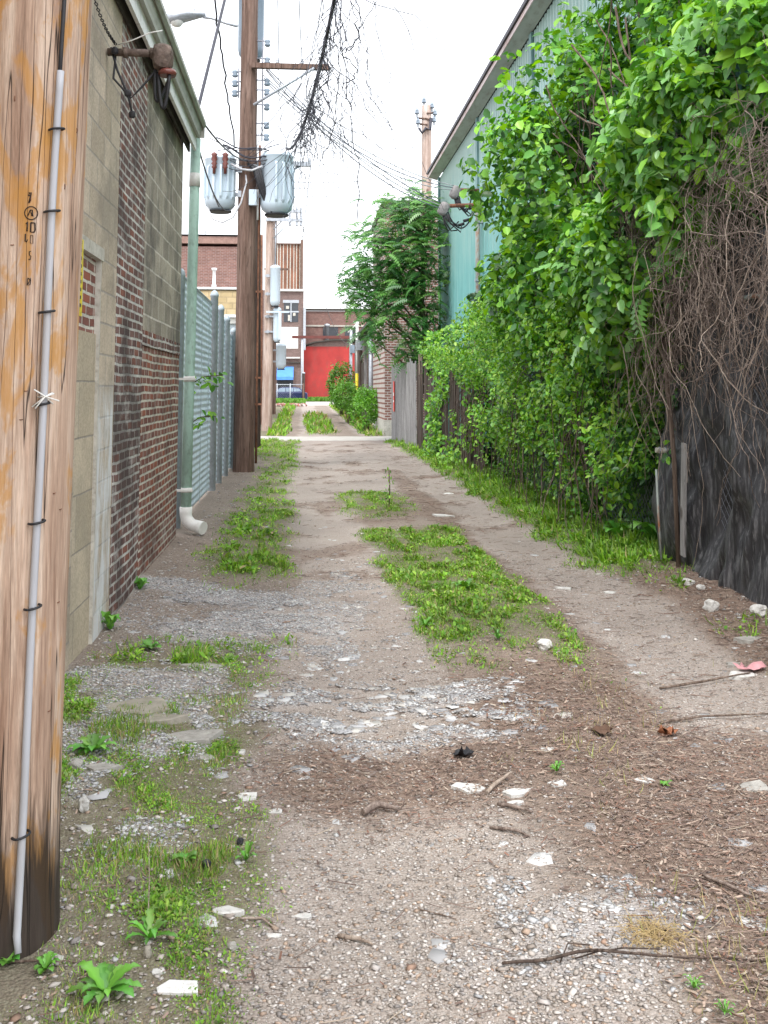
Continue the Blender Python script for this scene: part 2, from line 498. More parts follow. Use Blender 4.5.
# ------------------------------------------------------------------ materials
def ground_material():
    m, nt, out = mat_new('alley_ground')
    g = nd(nt, 'ShaderNodeNewGeometry'); P = g.outputs['Position']
    a = nd(nt, 'ShaderNodeAttribute', attribute_name='tint')
    sp = nd(nt, 'ShaderNodeSeparateColor', {0: a.outputs['Color']})
    gravel, grass, litter = sp.outputs[0], sp.outputs[1], sp.outputs[2]
    pale = a.outputs['Alpha']
    nf = noise_(nt, P, 5.0, 6, .7)
    ng = noise_(nt, P, 38.0, 5, .75)
    def rag(f, amt=.5):    # ragged edge to a zone
        s = math_(nt, 'ADD', f, math_(nt, 'MULTIPLY', math_(nt, 'SUBTRACT', ng, .5), amt * 1.6))
        s = math_(nt, 'ADD', s, math_(nt, 'MULTIPLY', math_(nt, 'SUBTRACT', nf, .5), amt))
        return ramp(nt, s, [(.22, 0.0), (.78, 1.0)])
    vo = nd(nt, 'ShaderNodeTexVoronoi', {'Vector': P, 'Scale': 95.0, 'Randomness': 1.0})
    vo2 = nd(nt, 'ShaderNodeTexVoronoi', {'Vector': P, 'Scale': 210.0, 'Randomness': 1.0})
    vs = nd(nt, 'ShaderNodeSeparateColor', {0: vo.outputs['Color']})
    vs2 = nd(nt, 'ShaderNodeSeparateColor', {0: vo2.outputs['Color']})
    soil = ramp(nt, ng, [(.3, (.18, .15, .13)), (.55, (.28, .24, .21)), (.75, (.4, .355, .32))])
    peb = ramp(nt, vs.outputs[0], [(0.0, (.22, .19, .17)), (.35, (.34, .30, .275)), (.7, (.43, .40, .38)), (.93, (.52, .50, .48)), (1.0, (.4, .28, .2))])
    peb2 = ramp(nt, vs2.outputs[0], [(0.0, (.21, .185, .17)), (.5, (.33, .30, .28)), (1.0, (.48, .455, .43))])
    gcol = mix(nt, .55, peb, peb2)
    gcol = mix(nt, ramp(nt, nf, [(.35, .1), (.6, .75)]), gcol, (.36, .32, .295, 1))   # packed dust between the stones
    col = mix(nt, rag(gravel, .35), mix(nt, ramp(nt, ng, [(.5, 0.0), (.7, .7)]), soil, peb2), gcol)
    lit = ramp(nt, noise_(nt, nd(nt, 'ShaderNodeMapping', {0: P, 'Scale': (1, 2.2, 1), 'Rotation': (0, 0, .3)}).outputs[0], 60, 5, .8, 1.5),
               [(.3, (.12, .088, .073)), (.5, (.225, .172, .143)), (.62, (.3, .24, .2)), (.75, (.4, .33, .28))])
    col = mix(nt, rag(litter, .6), col, lit)
    gc = ramp(nt, ng, [(.3, (.06, .07, .025)), (.6, (.11, .14, .04)), (.8, (.2, .19, .09))])
    col = mix(nt, math_(nt, 'MULTIPLY', rag(grass, .5), .42), col, gc)
    pc = ramp(nt, vs2.outputs[1], [(0.0, (.31, .295, .295)), (.5, (.4, .385, .385)), (1.0, (.5, .485, .48))])
    col = mix(nt, rag(pale, .8), col, pc)
    big = noise_(nt, P, .7, 5, .6)
    col = mix(nt, 1.0, col, ramp(nt, big, [(.3, .85), (.7, 1.15)]), 'MULTIPLY')
    col = mix(nt, 1.0, col, (.97, .93, .895, 1), 'MULTIPLY')   # the warm tone of the local limestone dust
    # concrete of the cross road and the street at the end
    ps = nd(nt, 'ShaderNodeSeparateXYZ', {0: P})
    yy = math_(nt, 'ADD', ps.outputs[1], math_(nt, 'MULTIPLY', math_(nt, 'SUBTRACT', nf, .5), .5))
    c1 = math_(nt, 'MULTIPLY', math_(nt, 'GREATER_THAN', yy, 32.0), math_(nt, 'LESS_THAN', yy, 34.9))
    c2 = math_(nt, 'MULTIPLY', math_(nt, 'GREATER_THAN', yy, 80.0), math_(nt, 'LESS_THAN', yy, 100.0))
    cc = ramp(nt, noise_(nt, P, 2.5, 6, .7), [(.3, (.4, .38, .35)), (.7, (.56, .54, .5))])
    col = mix(nt, math_(nt, 'MAXIMUM', c1, c2), col, cc)
    far = ramp(nt, nd(nt, 'ShaderNodeMath', {0: ps.outputs[1], 1: 400.0}, operation='DIVIDE').outputs[0], [(.25, 0.0), (.28, 1.0)])
    col = mix(nt, far, col, (.12, .14, .08, 1))
    h = math_(nt, 'ADD', math_(nt, 'MULTIPLY', vo.outputs['Distance'], -40.0 / 40), math_(nt, 'MULTIPLY', ng, .7))
    finish(nt, out, col, .95, h, .7, .012, 0, .15)
    return m

M = {}
M['ground'] = ground_material()
M['scatter'] = tint_mat('loose_bits', .85, 0, .25, .3)
M['leaf'] = tint_mat('leaf', .38, .2, .5)
M['grass'] = tint_mat('grass_blade', .6, .25, .3)
M['twig'] = tint_mat('twig_bark', .85, 0, .2, .4)

def wood_mat(name, lo, mid, hi, dark_base=None, resin=None, crack=.8, sc=9):
    m, nt, out = mat_new(name)
    g = nd(nt, 'ShaderNodeNewGeometry'); P = g.outputs['Position']
    v = nd(nt, 'ShaderNodeMapping', {0: P, 'Scale': (1, 1, .06)}).outputs[0]
    n = noise_(nt, v, sc * 2.2, 8, .66, .4)
    fine = noise_(nt, v, sc * 18, 4, .7)
    col = ramp(nt, n, [(.34, lo), (.5, mid), (.64, hi)])
    col = mix(nt, 1.0, col, ramp(nt, fine, [(.25, .66), (.75, 1.2)]), 'MULTIPLY')
    if resin:
        vr = nd(nt, 'ShaderNodeMapping', {0: P, 'Scale': (1, 1, .3)}).outputs[0]
        nr = noise_(nt, vr, sc * .95, 5, .62, .5)
        col = mix(nt, ramp(nt, nr, [(.51, 0.0), (.56, .6), (.72, .92)]), col, resin + (1,))
    vc = nd(nt, 'ShaderNodeMapping', {0: P, 'Scale': (1, 1, .02), 'Location': (3, 1, 0)}).outputs[0]
    nc = noise_(nt, vc, sc * 2.1, 2, .5, 0)
    ck = math_(nt, 'ABSOLUTE', math_(nt, 'SUBTRACT', nc, .5))
    line = ramp(nt, ck, [(.0, 1.0), (.002, 1.0), (.006, 0.0)])
    col = mix(nt, math_(nt, 'MULTIPLY', line, crack), col, (.025, .018, .014, 1))
    # knots
    vk = nd(nt, 'ShaderNodeTexVoronoi', {'Vector': nd(nt, 'ShaderNodeMapping', {0: P, 'Scale': (1, 1, .6)}).outputs[0], 'Scale': sc * .45, 'Randomness': 1.0})
    kn = ramp(nt, vk.outputs['Distance'], [(.05, .85), (.11, 0.0)])
    col = mix(nt, kn, col, (lo[0] * .5, lo[1] * .42, lo[2] * .4, 1))
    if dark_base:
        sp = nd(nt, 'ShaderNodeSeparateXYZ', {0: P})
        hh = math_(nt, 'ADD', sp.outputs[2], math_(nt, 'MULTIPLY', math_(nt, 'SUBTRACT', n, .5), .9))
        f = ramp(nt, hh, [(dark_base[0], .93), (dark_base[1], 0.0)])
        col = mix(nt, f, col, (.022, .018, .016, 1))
    h = math_(nt, 'SUBTRACT', math_(nt, 'ADD', math_(nt, 'MULTIPLY', fine, .4), math_(nt, 'MULTIPLY', n, .4)), line)
    finish(nt, out, col, .8, h, .6, .012, 0, .25)
    return m

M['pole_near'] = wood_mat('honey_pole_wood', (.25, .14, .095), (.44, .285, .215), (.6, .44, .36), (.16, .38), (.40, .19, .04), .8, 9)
M['pole_far'] = wood_mat('weathered_pole_wood', (.1, .06, .045), (.17, .108, .085), (.25, .17, .14), None, None, .8, 6)
M['pole_black'] = wood_mat('creosoted_wood', (.025, .018, .015), (.045, .032, .027), (.075, .055, .045), None, None, .7, 5)
M['pole_pale'] = wood_mat('bleached_pole_wood', (.3, .2, .16), (.46, .35, .3), (.6, .5, .45), None, None, .6, 3)
M['plank_grey'] = wood_mat('grey_planks', (.19, .18, .18), (.3, .29, .29), (.42, .41, .4), None, None, .8, 6)
M['plank_dark'] = wood_mat('dark_planks', (.035, .025, .02), (.075, .053, .043), (.14, .105, .085), None, None, .8, 6)
M['bark'] = wood_mat('bark', (.09, .06, .045), (.17, .125, .1), (.28, .22, .18), None, None, .5, 14)
M['twig_brown'] = wood_mat('dead_vine_bark', (.12, .088, .074), (.23, .178, .152), (.38, .31, .27), None, None, .4, 20)
M['twig_pale'] = wood_mat('pale_vine_bark', (.2, .15, .12), (.34, .27, .22), (.46, .39, .33), None, None, .4, 20)
M['conduit'] = simple('grey_conduit_plastic', (.43, .44, .48), .5, .12, 5, 0, (.3, .27, .25), .4, (1, 1, .2))
M['black'] = simple('black_rubber', (.02, .02, .024), .55, .3, 30)
M['cable'] = simple('cable_sheath', (.035, .035, .05), .5, .3, 10)
M['wire'] = simple('bare_wire', (.2, .21, .25), .5, .2, 10)
M['wire_pale'] = simple('pale_service_wire', (.5, .5, .53), .5, .2, 10)
M['steel'] = simple('galvanised_steel', (.42, .45, .5), .45, .2, 8, .35, (.2, .17, .15), .3)
M['rust'] = simple('rusty_iron', (.19, .085, .05), .85, .4, 12, 0, (.06, .035, .028), .8, (1, 1, .5), .4)
M['tank'] = simple('transformer_paint', (.56, .66, .75), .4, .05, 3, 0, (.34, .3, .28), .18, (1, 1, .15))
M['tank_dark'] = simple('transformer_dark_paint', (.24, .3, .37), .45, .15, 3, 0, (.12, .12, .13), .5, (1, 1, .2))
M['bushing'] = simple('brown_porcelain', (.16, .05, .04), .25, .2, 20)
M['pipe_green'] = simple('faded_green_paint', (.36, .53, .46), .55, .14, 7, 0, (.12, .13, .1), .45, (1, 1, .5))
M['white_pl'] = simple('white_plastic', (.72, .72, .7), .45, .08, 6, 0, (.4, .38, .34), .3)
M['fascia'] = simple('white_fascia_paint', (.8, .81, .82), .5, .08, 5, 0, (.35, .33, .3), .4)
M['soffit'] = simple('dark_soffit_board', (.06, .052, .045), .85, .3, 6)
M['roof_edge_dark'] = simple('dark_roof_edge', (.05, .045, .06), .6, .2, 4)
M['gutter'] = simple('grey_gutter_metal', (.42, .42, .38), .5, .15, 5, 0, (.14, .13, .11), .5, (1, .3, 1))
M['roofing'] = simple('roofing_felt', (.08, .08, .085), .9, .3, 3)
M['yellow'] = simple('yellow_sign_paint', (.75, .6, .03), .5, .12, 20, 0, (.1, .1, .05), .6)
M['red_sign'] = simple('red_sign_paint', (.75, .06, .045), .45, .1, 8)
M['white_paint'] = simple('white_paint', (.78, .78, .76), .5, .06, 8)
M['old_white'] = simple('weathered_white_paint', (.5, .48, .43), .8, .2, 9, 0, (.25, .22, .18), .7)
M['white_stone'] = simple('white_broken_plaster', (.68, .67, .66), .9, .12, 20, 0, (.4, .37, .34), .4, (1, 1, 1), .4)
M['conc'] = simple('pale_broken_concrete', (.55, .54, .52), .9, .22, 18, 0, (.28, .26, .23), .5, (1, 1, 1), .5)
M['rockgrey'] = simple('grey_rubble', (.34, .325, .3), .9, .25, 16, 0, (.18, .16, .14), .6, (1, 1, 1), .6)
M['slab'] = simple('old_slab_concrete', (.3, .275, .23), .95, .25, 9, 0, (.15, .15, .09), .6, (1, 1, 1), .6)
M['tarp'] = simple('black_shade_cloth', (.038, .038, .043), .5, .6, 16, 0, (.2, .2, .21), .8, (1, 1, .12), 1.0)
M['old_iron'] = simple('brown_weathered_iron', (.13, .095, .08), .75, .5, 18, .2, (.28, .23, .19), .5, (1, 1, 1), .5)
M['weatherhead'] = simple('cast_aluminium', (.27, .25, .25), .55, .2, 20, .3)
M['fence_slat'] = simple('blue_grey_slats', (.66, .78, .92), .5, .12, 4, 0, (.2, .23, .26), .4, (1, 1, 1))
M['fence_post'] = simple('galvanised_post', (.42, .49, .55), .5, .15, 5, .1, (.17, .2, .2), .4)

def stain_ext(nt, P, sp, col):
    """runs of lime and damp down the near block wall"""
    v = nd(nt, 'ShaderNodeMapping', {0: P, 'Scale': (1, 1, .3)}).outputs[0]
    n = noise_(nt, v, 5, 5, .7)
    y = sp.outputs[1]; z = sp.outputs[2]
    f = math_(nt, 'MULTIPLY', math_(nt, 'GREATER_THAN', y, 6.47), math_(nt, 'LESS_THAN', y, 6.97))
    f = math_(nt, 'MULTIPLY', f, ramp(nt, math_(nt, 'DIVIDE', z, 4.0), [(.05, .95), (.36, .95), (.42, 0.0)]))
    f = math_(nt, 'MULTIPLY', f, ramp(nt, n, [(.42, 0.0), (.58, 1.0)]))
    return mix(nt, f, col, (.66, .68, .7, 1))
M['block'] = masonry('tan_block', (.46, .385, .3), (.6, .51, .41), (.38, .34, .3), .405, .203, .008, 'yz', .004, (.2, .18, .15), .5, 0, .5, .16, .45, None, stain_ext)
M['block_infill'] = masonry('smooth_infill_block', (.45, .385, .29), (.55, .47, .36), (.32, .29, .25), .8, .33, .006, 'yz', .006, (.3, .27, .22), .4, 0, .5, .14, .5)
M['block_dark'] = masonry('sooty_block', (.31, .27, .23), (.5, .44, .37), (.66, .61, .55), .405, .203, .011, 'yz', .008, (.085, .08, .075), .75, 0, .5, .3, .7)
M['brick'] = masonry('old_red_brick', (.21, .08, .065), (.34, .16, .13), (.66, .62, .55), .21, .0685, .0115, 'yz', .010, (.1, .06, .055), .6, .45, .5, .35, 1.0, (.33, .1, .06))
M['brick_dark'] = masonry('sooty_brick', (.15, .085, .08), (.27, .15, .13), (.62, .6, .57), .21, .0685, .0115, 'yz', .012, (.055, .045, .045), .7, .6, .5, .35, 1.0, (.26, .09, .06))
M['brick_far'] = masonry('far_red_brick', (.19, .095, .08), (.27, .14, .115), (.32, .26, .24), .24, .08, .011, 'xz', .003, (.2, .1, .09), .4, 0, .5, .2, .5)
M['brick_brown'] = masonry('far_brown_brick', (.13, .08, .07), (.2, .125, .11), (.25, .21, .2), .24, .08, .012, 'xz', .003, None, 0, 0, .5, .2, .5)
M['brick_side'] = masonry('side_brown_brick', (.15, .085, .07), (.22, .13, .11), (.33, .29, .27), .22, .075, .012, 'yz', .003, None, 0, 0, .5, .2, .5)
M['brick_cottage'] = masonry('light_mortar_brick', (.2, .09, .075), (.3, .15, .12), (.5, .45, .42), .22, .09, .016, 'xz', .003, None, 0, 0, .5, .2, .5)
M['tan_far'] = masonry('far_tan_block', (.5, .39, .22), (.58, .46, .28), (.42, .33, .2), .6, .3, .03, 'xz', .002, None, 0, 0, .5, .15, .4)
M['red_wall'] = simple('red_wall_paint', (.36, .035, .032), .75, .22, .9, 0, (.25, .05, .045), .6, (1, 1, .6))
M['blue'] = simple('blue_awning_cloth', (.08, .25, .66), .7, .1, 3)
M['glass_dark'] = simple('dark_window_glass', (.03, .035, .045), .12, .3, 2, 0, None, 0, (1, 1, 1), .02, .6)
M['car_paint'] = simple('navy_car_paint', (.02, .028, .085), .2, .15, 4, .3, None, 0, (1, 1, 1), 0, .6)

M['rust_orange'] = simple('orange_rust_sheet', (.24, .11, .07), .8, .45, 1.2, 0, (.12, .07, .06), .7, (1, 1, .3))
M['beam_red'] = simple('dark_red_beam', (.12, .035, .03), .7, .3, 2)
M['brick_band'] = simple('weathered_brick_band', (.3, .19, .16), .9, .25, 5, 0, (.16, .09, .08), .6)
M['car_glass'] = simple('pale_car_glass', (.25, .33, .42), .08, .3, 2, 0, None, 0, (1, 1, 1), 0, .8)

def metal_siding():
    m, nt, out = mat_new('green_ribbed_siding')
    g = nd(nt, 'ShaderNodeNewGeometry'); P = g.outputs['Position']
    sp = nd(nt, 'ShaderNodeSeparateXYZ', {0: P})
    v = nd(nt, 'ShaderNodeMapping', {0: P, 'Scale': (1, 1, .12)}).outputs[0]
    n = noise_(nt, v, 4, 6, .65)
    col = ramp(nt, n, [(.3, (.12, .33, .33)), (.55, (.18, .43, .42)), (.75, (.28, .5, .48))])
    chalk = ramp(nt, math_(nt, 'ADD', math_(nt, 'DIVIDE', sp.outputs[2], 9.0), math_(nt, 'MULTIPLY', math_(nt, 'SUBTRACT', n, .5), .5)), [(.5, 0.0), (.85, .75)])
    col = mix(nt, chalk, col, (.33, .42, .38, 1))     # sun-bleached chalky paint high up
    rr = noise_(nt, v, 9, 5, .7)
    col = mix(nt, ramp(nt, rr, [(.64, 0.0), (.74, .6)]), col, (.2, .11, .06, 1))
    finish(nt, out, col, .5, n, .1, .01, .0, .4)
    return m
M['siding'] = metal_siding()

# ------------------------------------------------------------------ ground sheet
def make_ground():
    xs = np.concatenate([[-600, -300, -150, -80, -40, -20, -12, -8, -5, -3.5, -2.6, -2.0], np.arange(-1.6, 4.2, .045), [4.4, 4.8, 5.4, 6.5, 8, 12, 20, 40, 80, 150, 300, 600]])
    ys = [-60, -30, -15, -8, -4, -2, 0, .8, 1.4]
    y = 1.9
    while y < 100:
        ys.append(y); y += max(.035, .0095 * y * y / 4 if y < 12 else .012 * y) if y < 40 else 1.0
    ys += [105, 115, 130, 160, 200, 280, 400, 600, 900, 1500]
    ys = np.array(ys)
    X, Y = np.meshgrid(xs, ys, indexing='ij')
    gr, g, li, p = zones(X, Y)
    Z = ground_z(X, Y)
    nx, ny = X.shape
    v = np.stack([X.ravel(), Y.ravel(), Z.ravel()], 1)
    i = np.arange(nx - 1)[:, None] * ny + np.arange(ny - 1)[None, :]
    f = np.stack([i, i + ny, i + ny + 1, i + 1], -1).reshape(-1)
    me = fast_mesh('ground', v, f, np.full((nx - 1) * (ny - 1), 4), None, True)
    a = me.color_attributes.new('tint', 'FLOAT_COLOR', 'POINT')
    c = np.stack([gr.ravel(), g.ravel(), li.ravel(), p.ravel()], 1).astype(np.float32)
    a.data.foreach_set('color', c.ravel())
    tag(link('ground', me, M['ground']), kind='structure')
make_ground()

# ------------------------------------------------------------------ loose stuff on the ground
rs = np.random.RandomState(11)

def sample_ground(n, y0, y1, x0, x1, dens, power=1.5):
    """points on the ground, thinning with distance, kept with probability dens(x, y)"""
    got = []
    while sum(len(a) for a in got) < n:
        m = n * 3
        u = rs.rand(m)
        a, b = y0 ** (1 - power), y1 ** (1 - power)
        y = (a + (b - a) * u) ** (1 / (1 - power))
        x = x0 + (x1 - x0) * rs.rand(m)
        k = rs.rand(m) < dens(x, y)
        lim = (x < y * .5 + .3) & (x > -y * .33 - .25) & (x > -1.27)
        k &= lim & (((x + .9) ** 2 + (y - 2.9) ** 2) > .2 ** 2)
        got.append(np.stack([x[k], y[k]], 1))
    return np.concatenate(got)[:n]

OCT = np.array([(1, .1, .25), (-1, -.2, .1), (-.25, 1, .3), (.2, -1, 0), (.25, .1, .62), (0, 0, -.6), (.85, .8, -.05), (-.8, -.75, .4)])
OCTF = [(0, 6, 4), (6, 2, 4), (2, 1, 4), (1, 7, 4), (7, 3, 4), (3, 0, 4), (0, 5, 6), (6, 5, 2), (2, 5, 1), (1, 5, 7), (7, 5, 3), (3, 5, 0)]

def pal(cols, n, var=.15):
    cols = np.array(cols); c = cols[rs.randint(len(cols), size=n)]
    return np.clip(c * (1 + rs.uniform(-var, var, (n, 1))), 0, 1)

def pebbles(n, y0, y1, dens, s0, s1, cols, name, power=1.5):
    p = sample_ground(n, y0, y1, -1.3, 4.0, dens, power)
    s = s0 + (s1 - s0) * rs.rand(n) ** 3
    z = ground_z(p[:, 0], p[:, 1]) + s * .12
    pos = np.column_stack([p, z])
    ang = rs.rand(n) * 6.28
    t = np.column_stack([np.cos(ang), np.sin(ang), rs.uniform(-.2, .2, n)])
    nn = np.tile([0, 0, 1.0], (n, 1)) + rand_unit(rs, n) * .25
    sc = np.column_stack([s * rs.uniform(.6, 1, n), s, s * rs.uniform(.35, .75, n)])
    return scatter_mesh(name, OCT, OCTF, pos, basis_from(t, nn), sc, pal(cols, n))

PEB = [(.33, .29, .26), (.42, .375, .34), (.28, .24, .21), (.49, .45, .42), (.36, .27, .21), (.46, .42, .4), (.54, .5, .47), (.24, .22, .21)]
me = pebbles(62000, 2.2, 10, lambda x, y: (lambda z: np.clip(.22 + .65 * z[0] * (1 - z[2] * .8) - .3 * z[1] + .2 * (x < -.15), .05, 1))(zones(x, y)), .0028, .011, PEB, 'gravel')
tag(link('gravel', me, M['scatter']), 'loose grey gravel spread over the wheel ruts', 'gravel', None, 'stuff')
PALE = [(.42, .42, .43), (.48, .48, .48), (.34, .34, .35), (.56, .56, .56), (.29, .29, .3)]
me = pebbles(26000, 2.4, 10.5, lambda x, y: np.clip((zones(x, y)[3] * 1.1 - .12) * (1 - .9 * (x > .3) * (y < 3.2 + .15 * np.sin(x * 9))), 0, 1), .004, .014, PALE, 'crushed_limestone', 1.2)
tag(link('crushed_limestone', me, M['scatter']), 'pale crushed limestone spilled beside the brick garage and in the rut', 'gravel', None, 'stuff')

# rubble of palm-sized chips along the left shoulder and the right fence: past counting
def rub(x, y):
    z = zones(x, y)
    return np.clip((x < -.2) * (y < 6.5) * .5 * (1 - z[1] * .6) + (x > 2.65) * (y < 9) * .5 + (x < -.6) * (y > 6) * .4 + z[3] * .25 + .012, 0, 1)
me = pebbles(5200, 2.3, 20, rub, .005, .021, PEB + PEB + PALE[:3] + [(.5, .45, .4), (.3, .2, .15)], 'rubble', 1.1)
tag(link('rubble', me, M['scatter']), 'small broken stones strewn along both shoulders', 'rubble', None, 'stuff')

# flat pale flakes
FL = np.array([(-1, -.15, 0), (-.45, -.75, 0), (.35, -.5, 0), (1, -.55, 0), (.55, .45, 0), (-.7, .7, 0)])
FLV = np.vstack([FL + [0, 0, .12], FL * [1.04, 1.04, 1] - [0, 0, .2]])
FLF = [(0, 1, 2, 3, 4, 5)] + [(i, i + 6, (i + 1) % 6 + 6, (i + 1) % 6) for i in range(6)]
def flakes(n, dens, s0, s1, y0, y1, cols, name):
    p = sample_ground(n, y0, y1, -1.25, 3.6, dens, 1.1)
    s = s0 + (s1 - s0) * rs.rand(n) ** 2.5
    pos = np.column_stack([p, ground_z(p[:, 0], p[:, 1]) - .0005])
    a = rs.rand(n) * 6.28
    t = np.column_stack([np.cos(a), np.sin(a), rs.uniform(-.05, .05, n)])
    nn = np.tile([0, 0, 1.0], (n, 1)) + rand_unit(rs, n) * .07
    sc = np.column_stack([s * rs.uniform(.5, 1, n), s, s * .25])
    return scatter_mesh(name, FLV, [tuple(reversed(f)) for f in FLF], pos, basis_from(t, nn), sc, pal(cols, n, .1))
me = flakes(900, lambda x, y: np.clip(band(y + .4 * (fbm(x, y, 2, 3, 77) - .5), 4.85, 5.6, .15) * band(x, -.3, 1.15, .2) * sst(.4, .55, fbm(x, y, 4.0, 4, 51)) + .015 + .12 * band(y, 5.6, 10, .3) * band(x, -.1, .8, .2), 0, 1), .012, .065, 3.0, 13, PALE + [(.5, .48, .45)], 'flagstone_chips')
tag(link('flagstone_chips', me, M['scatter']), 'thin pale stone flakes bedded across the left wheel rut', 'stone chips', None, 'stuff')

# wood chips, bark and broken stalks
CH = np.array([(-.5, -1, 0), (.5, -.9, .1), (.45, 1, 0), (-.4, .9, .15)])
TW = np.array([(a * .9, y, b) for y in (-1, .1, 1) for a, b in ((1, 0), (-.5, .87), (-.5, -.87))]); TW[3:6, 0] += 1.2
TWF = [(i * 3 + j, i * 3 + (j + 1) % 3, i * 3 + 3 + (j + 1) % 3, i * 3 + 3 + j) for i in (0, 1) for j in range(3)]
LITD = lambda x, y: np.clip(zones(x, y)[2] ** 1.5 + .015, 0, 1)
BR = [(.2, .14, .11), (.27, .19, .15), (.14, .095, .08), (.34, .26, .21), (.18, .145, .13), (.2, .11, .08), (.17, .12, .1), (.13, .09, .075), (.25, .18, .15), (.34, .28, .23)]
n = 34000
p = sample_ground(n, 2.3, 26, -1.2, 3.9, LITD, 1.45)
s = (.002 + .008 * rs.rand(n) ** 2) * (.8 + .06 * p[:, 1])
a = rs.rand(n) * 6.28
pos = np.column_stack([p, ground_z(p[:, 0], p[:, 1]) + .006 + rs.rand(n) * .006])
t = np.column_stack([np.cos(a), np.sin(a), rs.uniform(-.25, .25, n)])
me = scatter_mesh('bark_chips', CH, [(0, 1, 2, 3)], pos, basis_from(t, np.tile([0, 0, 1.0], (n, 1)) + rand_unit(rs, n) * .4), np.column_stack([s * .8, s * rs.uniform(1, 2, n), s]), pal(BR, n, .25))
tag(link('bark_chips', me, M['scatter']), 'brown bark chips and leaf litter mulched over the alley', 'wood chips', None, 'stuff')
n = 11000
p = sample_ground(n, 2.3, 30, -1.2, 3.9, lambda x, y: np.clip(LITD(x, y) * .8 + .03 + .16 * (x > 1.6) * (x < 3), 0, 1), 1.35)
ln = (.006 + .05 * rs.rand(n) ** 2.5) * (.75 + .04 * p[:, 1]); r_ = ln * rs.uniform(.015, .035, n) + .0006
a = rs.normal(0.15, .7, n)
pos = np.column_stack([p, ground_z(p[:, 0], p[:, 1]) + .007 + r_])
t = np.column_stack([np.cos(a), np.sin(a) * .8, rs.uniform(-.12, .12, n)])
me = scatter_mesh('broken_stalks', TW, TWF, pos, basis_from(t, np.tile([0, 0, 1.0], (n, 1)) + rand_unit(rs, n) * .3), np.column_stack([r_, ln, r_]), pal(BR + BR + [(.4, .33, .26)], n, .2))
tag(link('broken_stalks', me, M['scatter']), 'dry twigs and stalks scattered over the brown litter', 'twigs', None, 'stuff')

# grass and low weeds
BL = np.array([(-.5, 0, 0), (.5, 0, 0), (-.38, .5, .06), (.38, .5, .06), (0, 1, .3)])
BLF = [(0, 1, 3, 2), (2, 3, 4)]
LF = np.array([(0, 0, 0), (-.3, .3, .1), (-.28, .68, .08), (0, 1, -.08), (.28, .68, .08), (.3, .3, .1)])
LFF = [(0, 3, 2, 1), (0, 5, 4, 3)]
GR = [(.16, .34, .035), (.2, .4, .04), (.1, .24, .035), (.28, .44, .07), (.2, .31, .09)]
DRY = [(.3, .3, .1), (.36, .3, .15), (.24, .28, .08), (.42, .34, .19)]
def grass(n, y0, y1, dens, name, label, h0, h1, power=1.5, dry=.15, leafy=False, wide=.11, x0=-1.3, x1=4.0, limit=True):
    p = sample_ground(n, y0, y1, x0, x1, dens, power)
    # clump
    cl = fbm(p[:, 0] * 1.6, p[:, 1] * .8, 5, 3, 31)
    h = (h0 + (h1 - h0) * rs.rand(n) ** 1.9) * (.5 + 1.1 * sst(.3, .7, cl)) * (.55 + .5 * np.clip(dens(p[:, 0], p[:, 1]), 0, 1))
    a = rs.rand(n) * 6.28; lean = rs.uniform(.4, 2.4, n) if not leafy else rs.uniform(.5, 2.2, n)
    t = np.column_stack([np.cos(a) * lean, np.sin(a) * lean, np.ones(n)])
    nn = np.column_stack([-np.cos(a), -np.sin(a), np.full(n, .3)]) * 1.0 + rand_unit(rs, n) * .3
    pos = np.column_stack([p, ground_z(p[:, 0], p[:, 1]) - .003])
    c = pal(GR, n, .2); d = rs.rand(n) < dry; c[d] = pal(DRY, d.sum(), .2)
    c *= (.75 + .55 * vn(p[:, 0] * 4, p[:, 1] * 4, 8))[:, None]
    if leafy:
        pos[:, 2] += h * rs.rand(n) * .8
        sc = np.column_stack([h * .9, h, h])
        me = scatter_mesh(name, LF, LFF, pos, basis_from(t, nn), sc, c)
    else:
        w = wide * h * rs.uniform(.5, 1.2, n) * (1 + .03 * p[:, 1]) + .0008
        me = scatter_mesh(name, BL, BLF, pos, basis_from(t, nn), np.column_stack([w, h, h]), c)
    tag(link(name, me, M['grass']), label, 'grass', None, 'stuff')
G1 = lambda x, y: zones(x, y)[1] ** 1.3 * (.3 + .7 * sst(.34, .56, fbm(x * 1.5, y * .6, 5.0, 4, 87)))
grass(62000, 2.3, 7.4, lambda x, y: G1(x, y) * (x < .3), 'sparse_grass', 'sparse short grass on the left shoulder by the near pole', .008, .032, 1.4, .35)
grass(30000, 2.3, 7.4, lambda x, y: G1(x, y) * (x < .3) * sst(.45, .6, fbm(x, y, 3, 3, 91)), 'clover', 'tiny clover leaves in the left shoulder weeds', .006, .017, 1.4, .1, True)
grass(46000, 5.0, 16.5, lambda x, y: G1(x, y) * (x > .3) * (x < 2.3), 'strip_grass', 'green grass strip between the two wheel ruts', .012, .06, 1.3, .3)
grass(24000, 5.0, 16.5, lambda x, y: G1(x, y) * (x > .3) * (x < 2.3), 'strip_weeds', 'broad leaved weeds in the grass between the ruts', .01, .035, 1.3, .05, True)
grass(26000, 6.0, 32, lambda x, y: G1(x, y) * (x < 0) * (.2 + .8 * sst(.42, .55, fbm(x * 2, y * .7, 2.4, 4, 191))), 'verge_grass', 'tufted grass verge along garage wall and slatted fence', .015, .08, 1.5, .2)
grass(9000, 6.0, 32, lambda x, y: G1(x, y) * (x < 0), 'verge_weeds', 'leafy weeds in the left verge', .015, .045, 1.5, .03, True)
grass(42000, 6.0, 32, lambda x, y: G1(x, y) * (x > 2.4), 'hedge_foot_grass', 'bright grass growing along the foot of the vine covered fence', .03, .14, 1.4, .06)
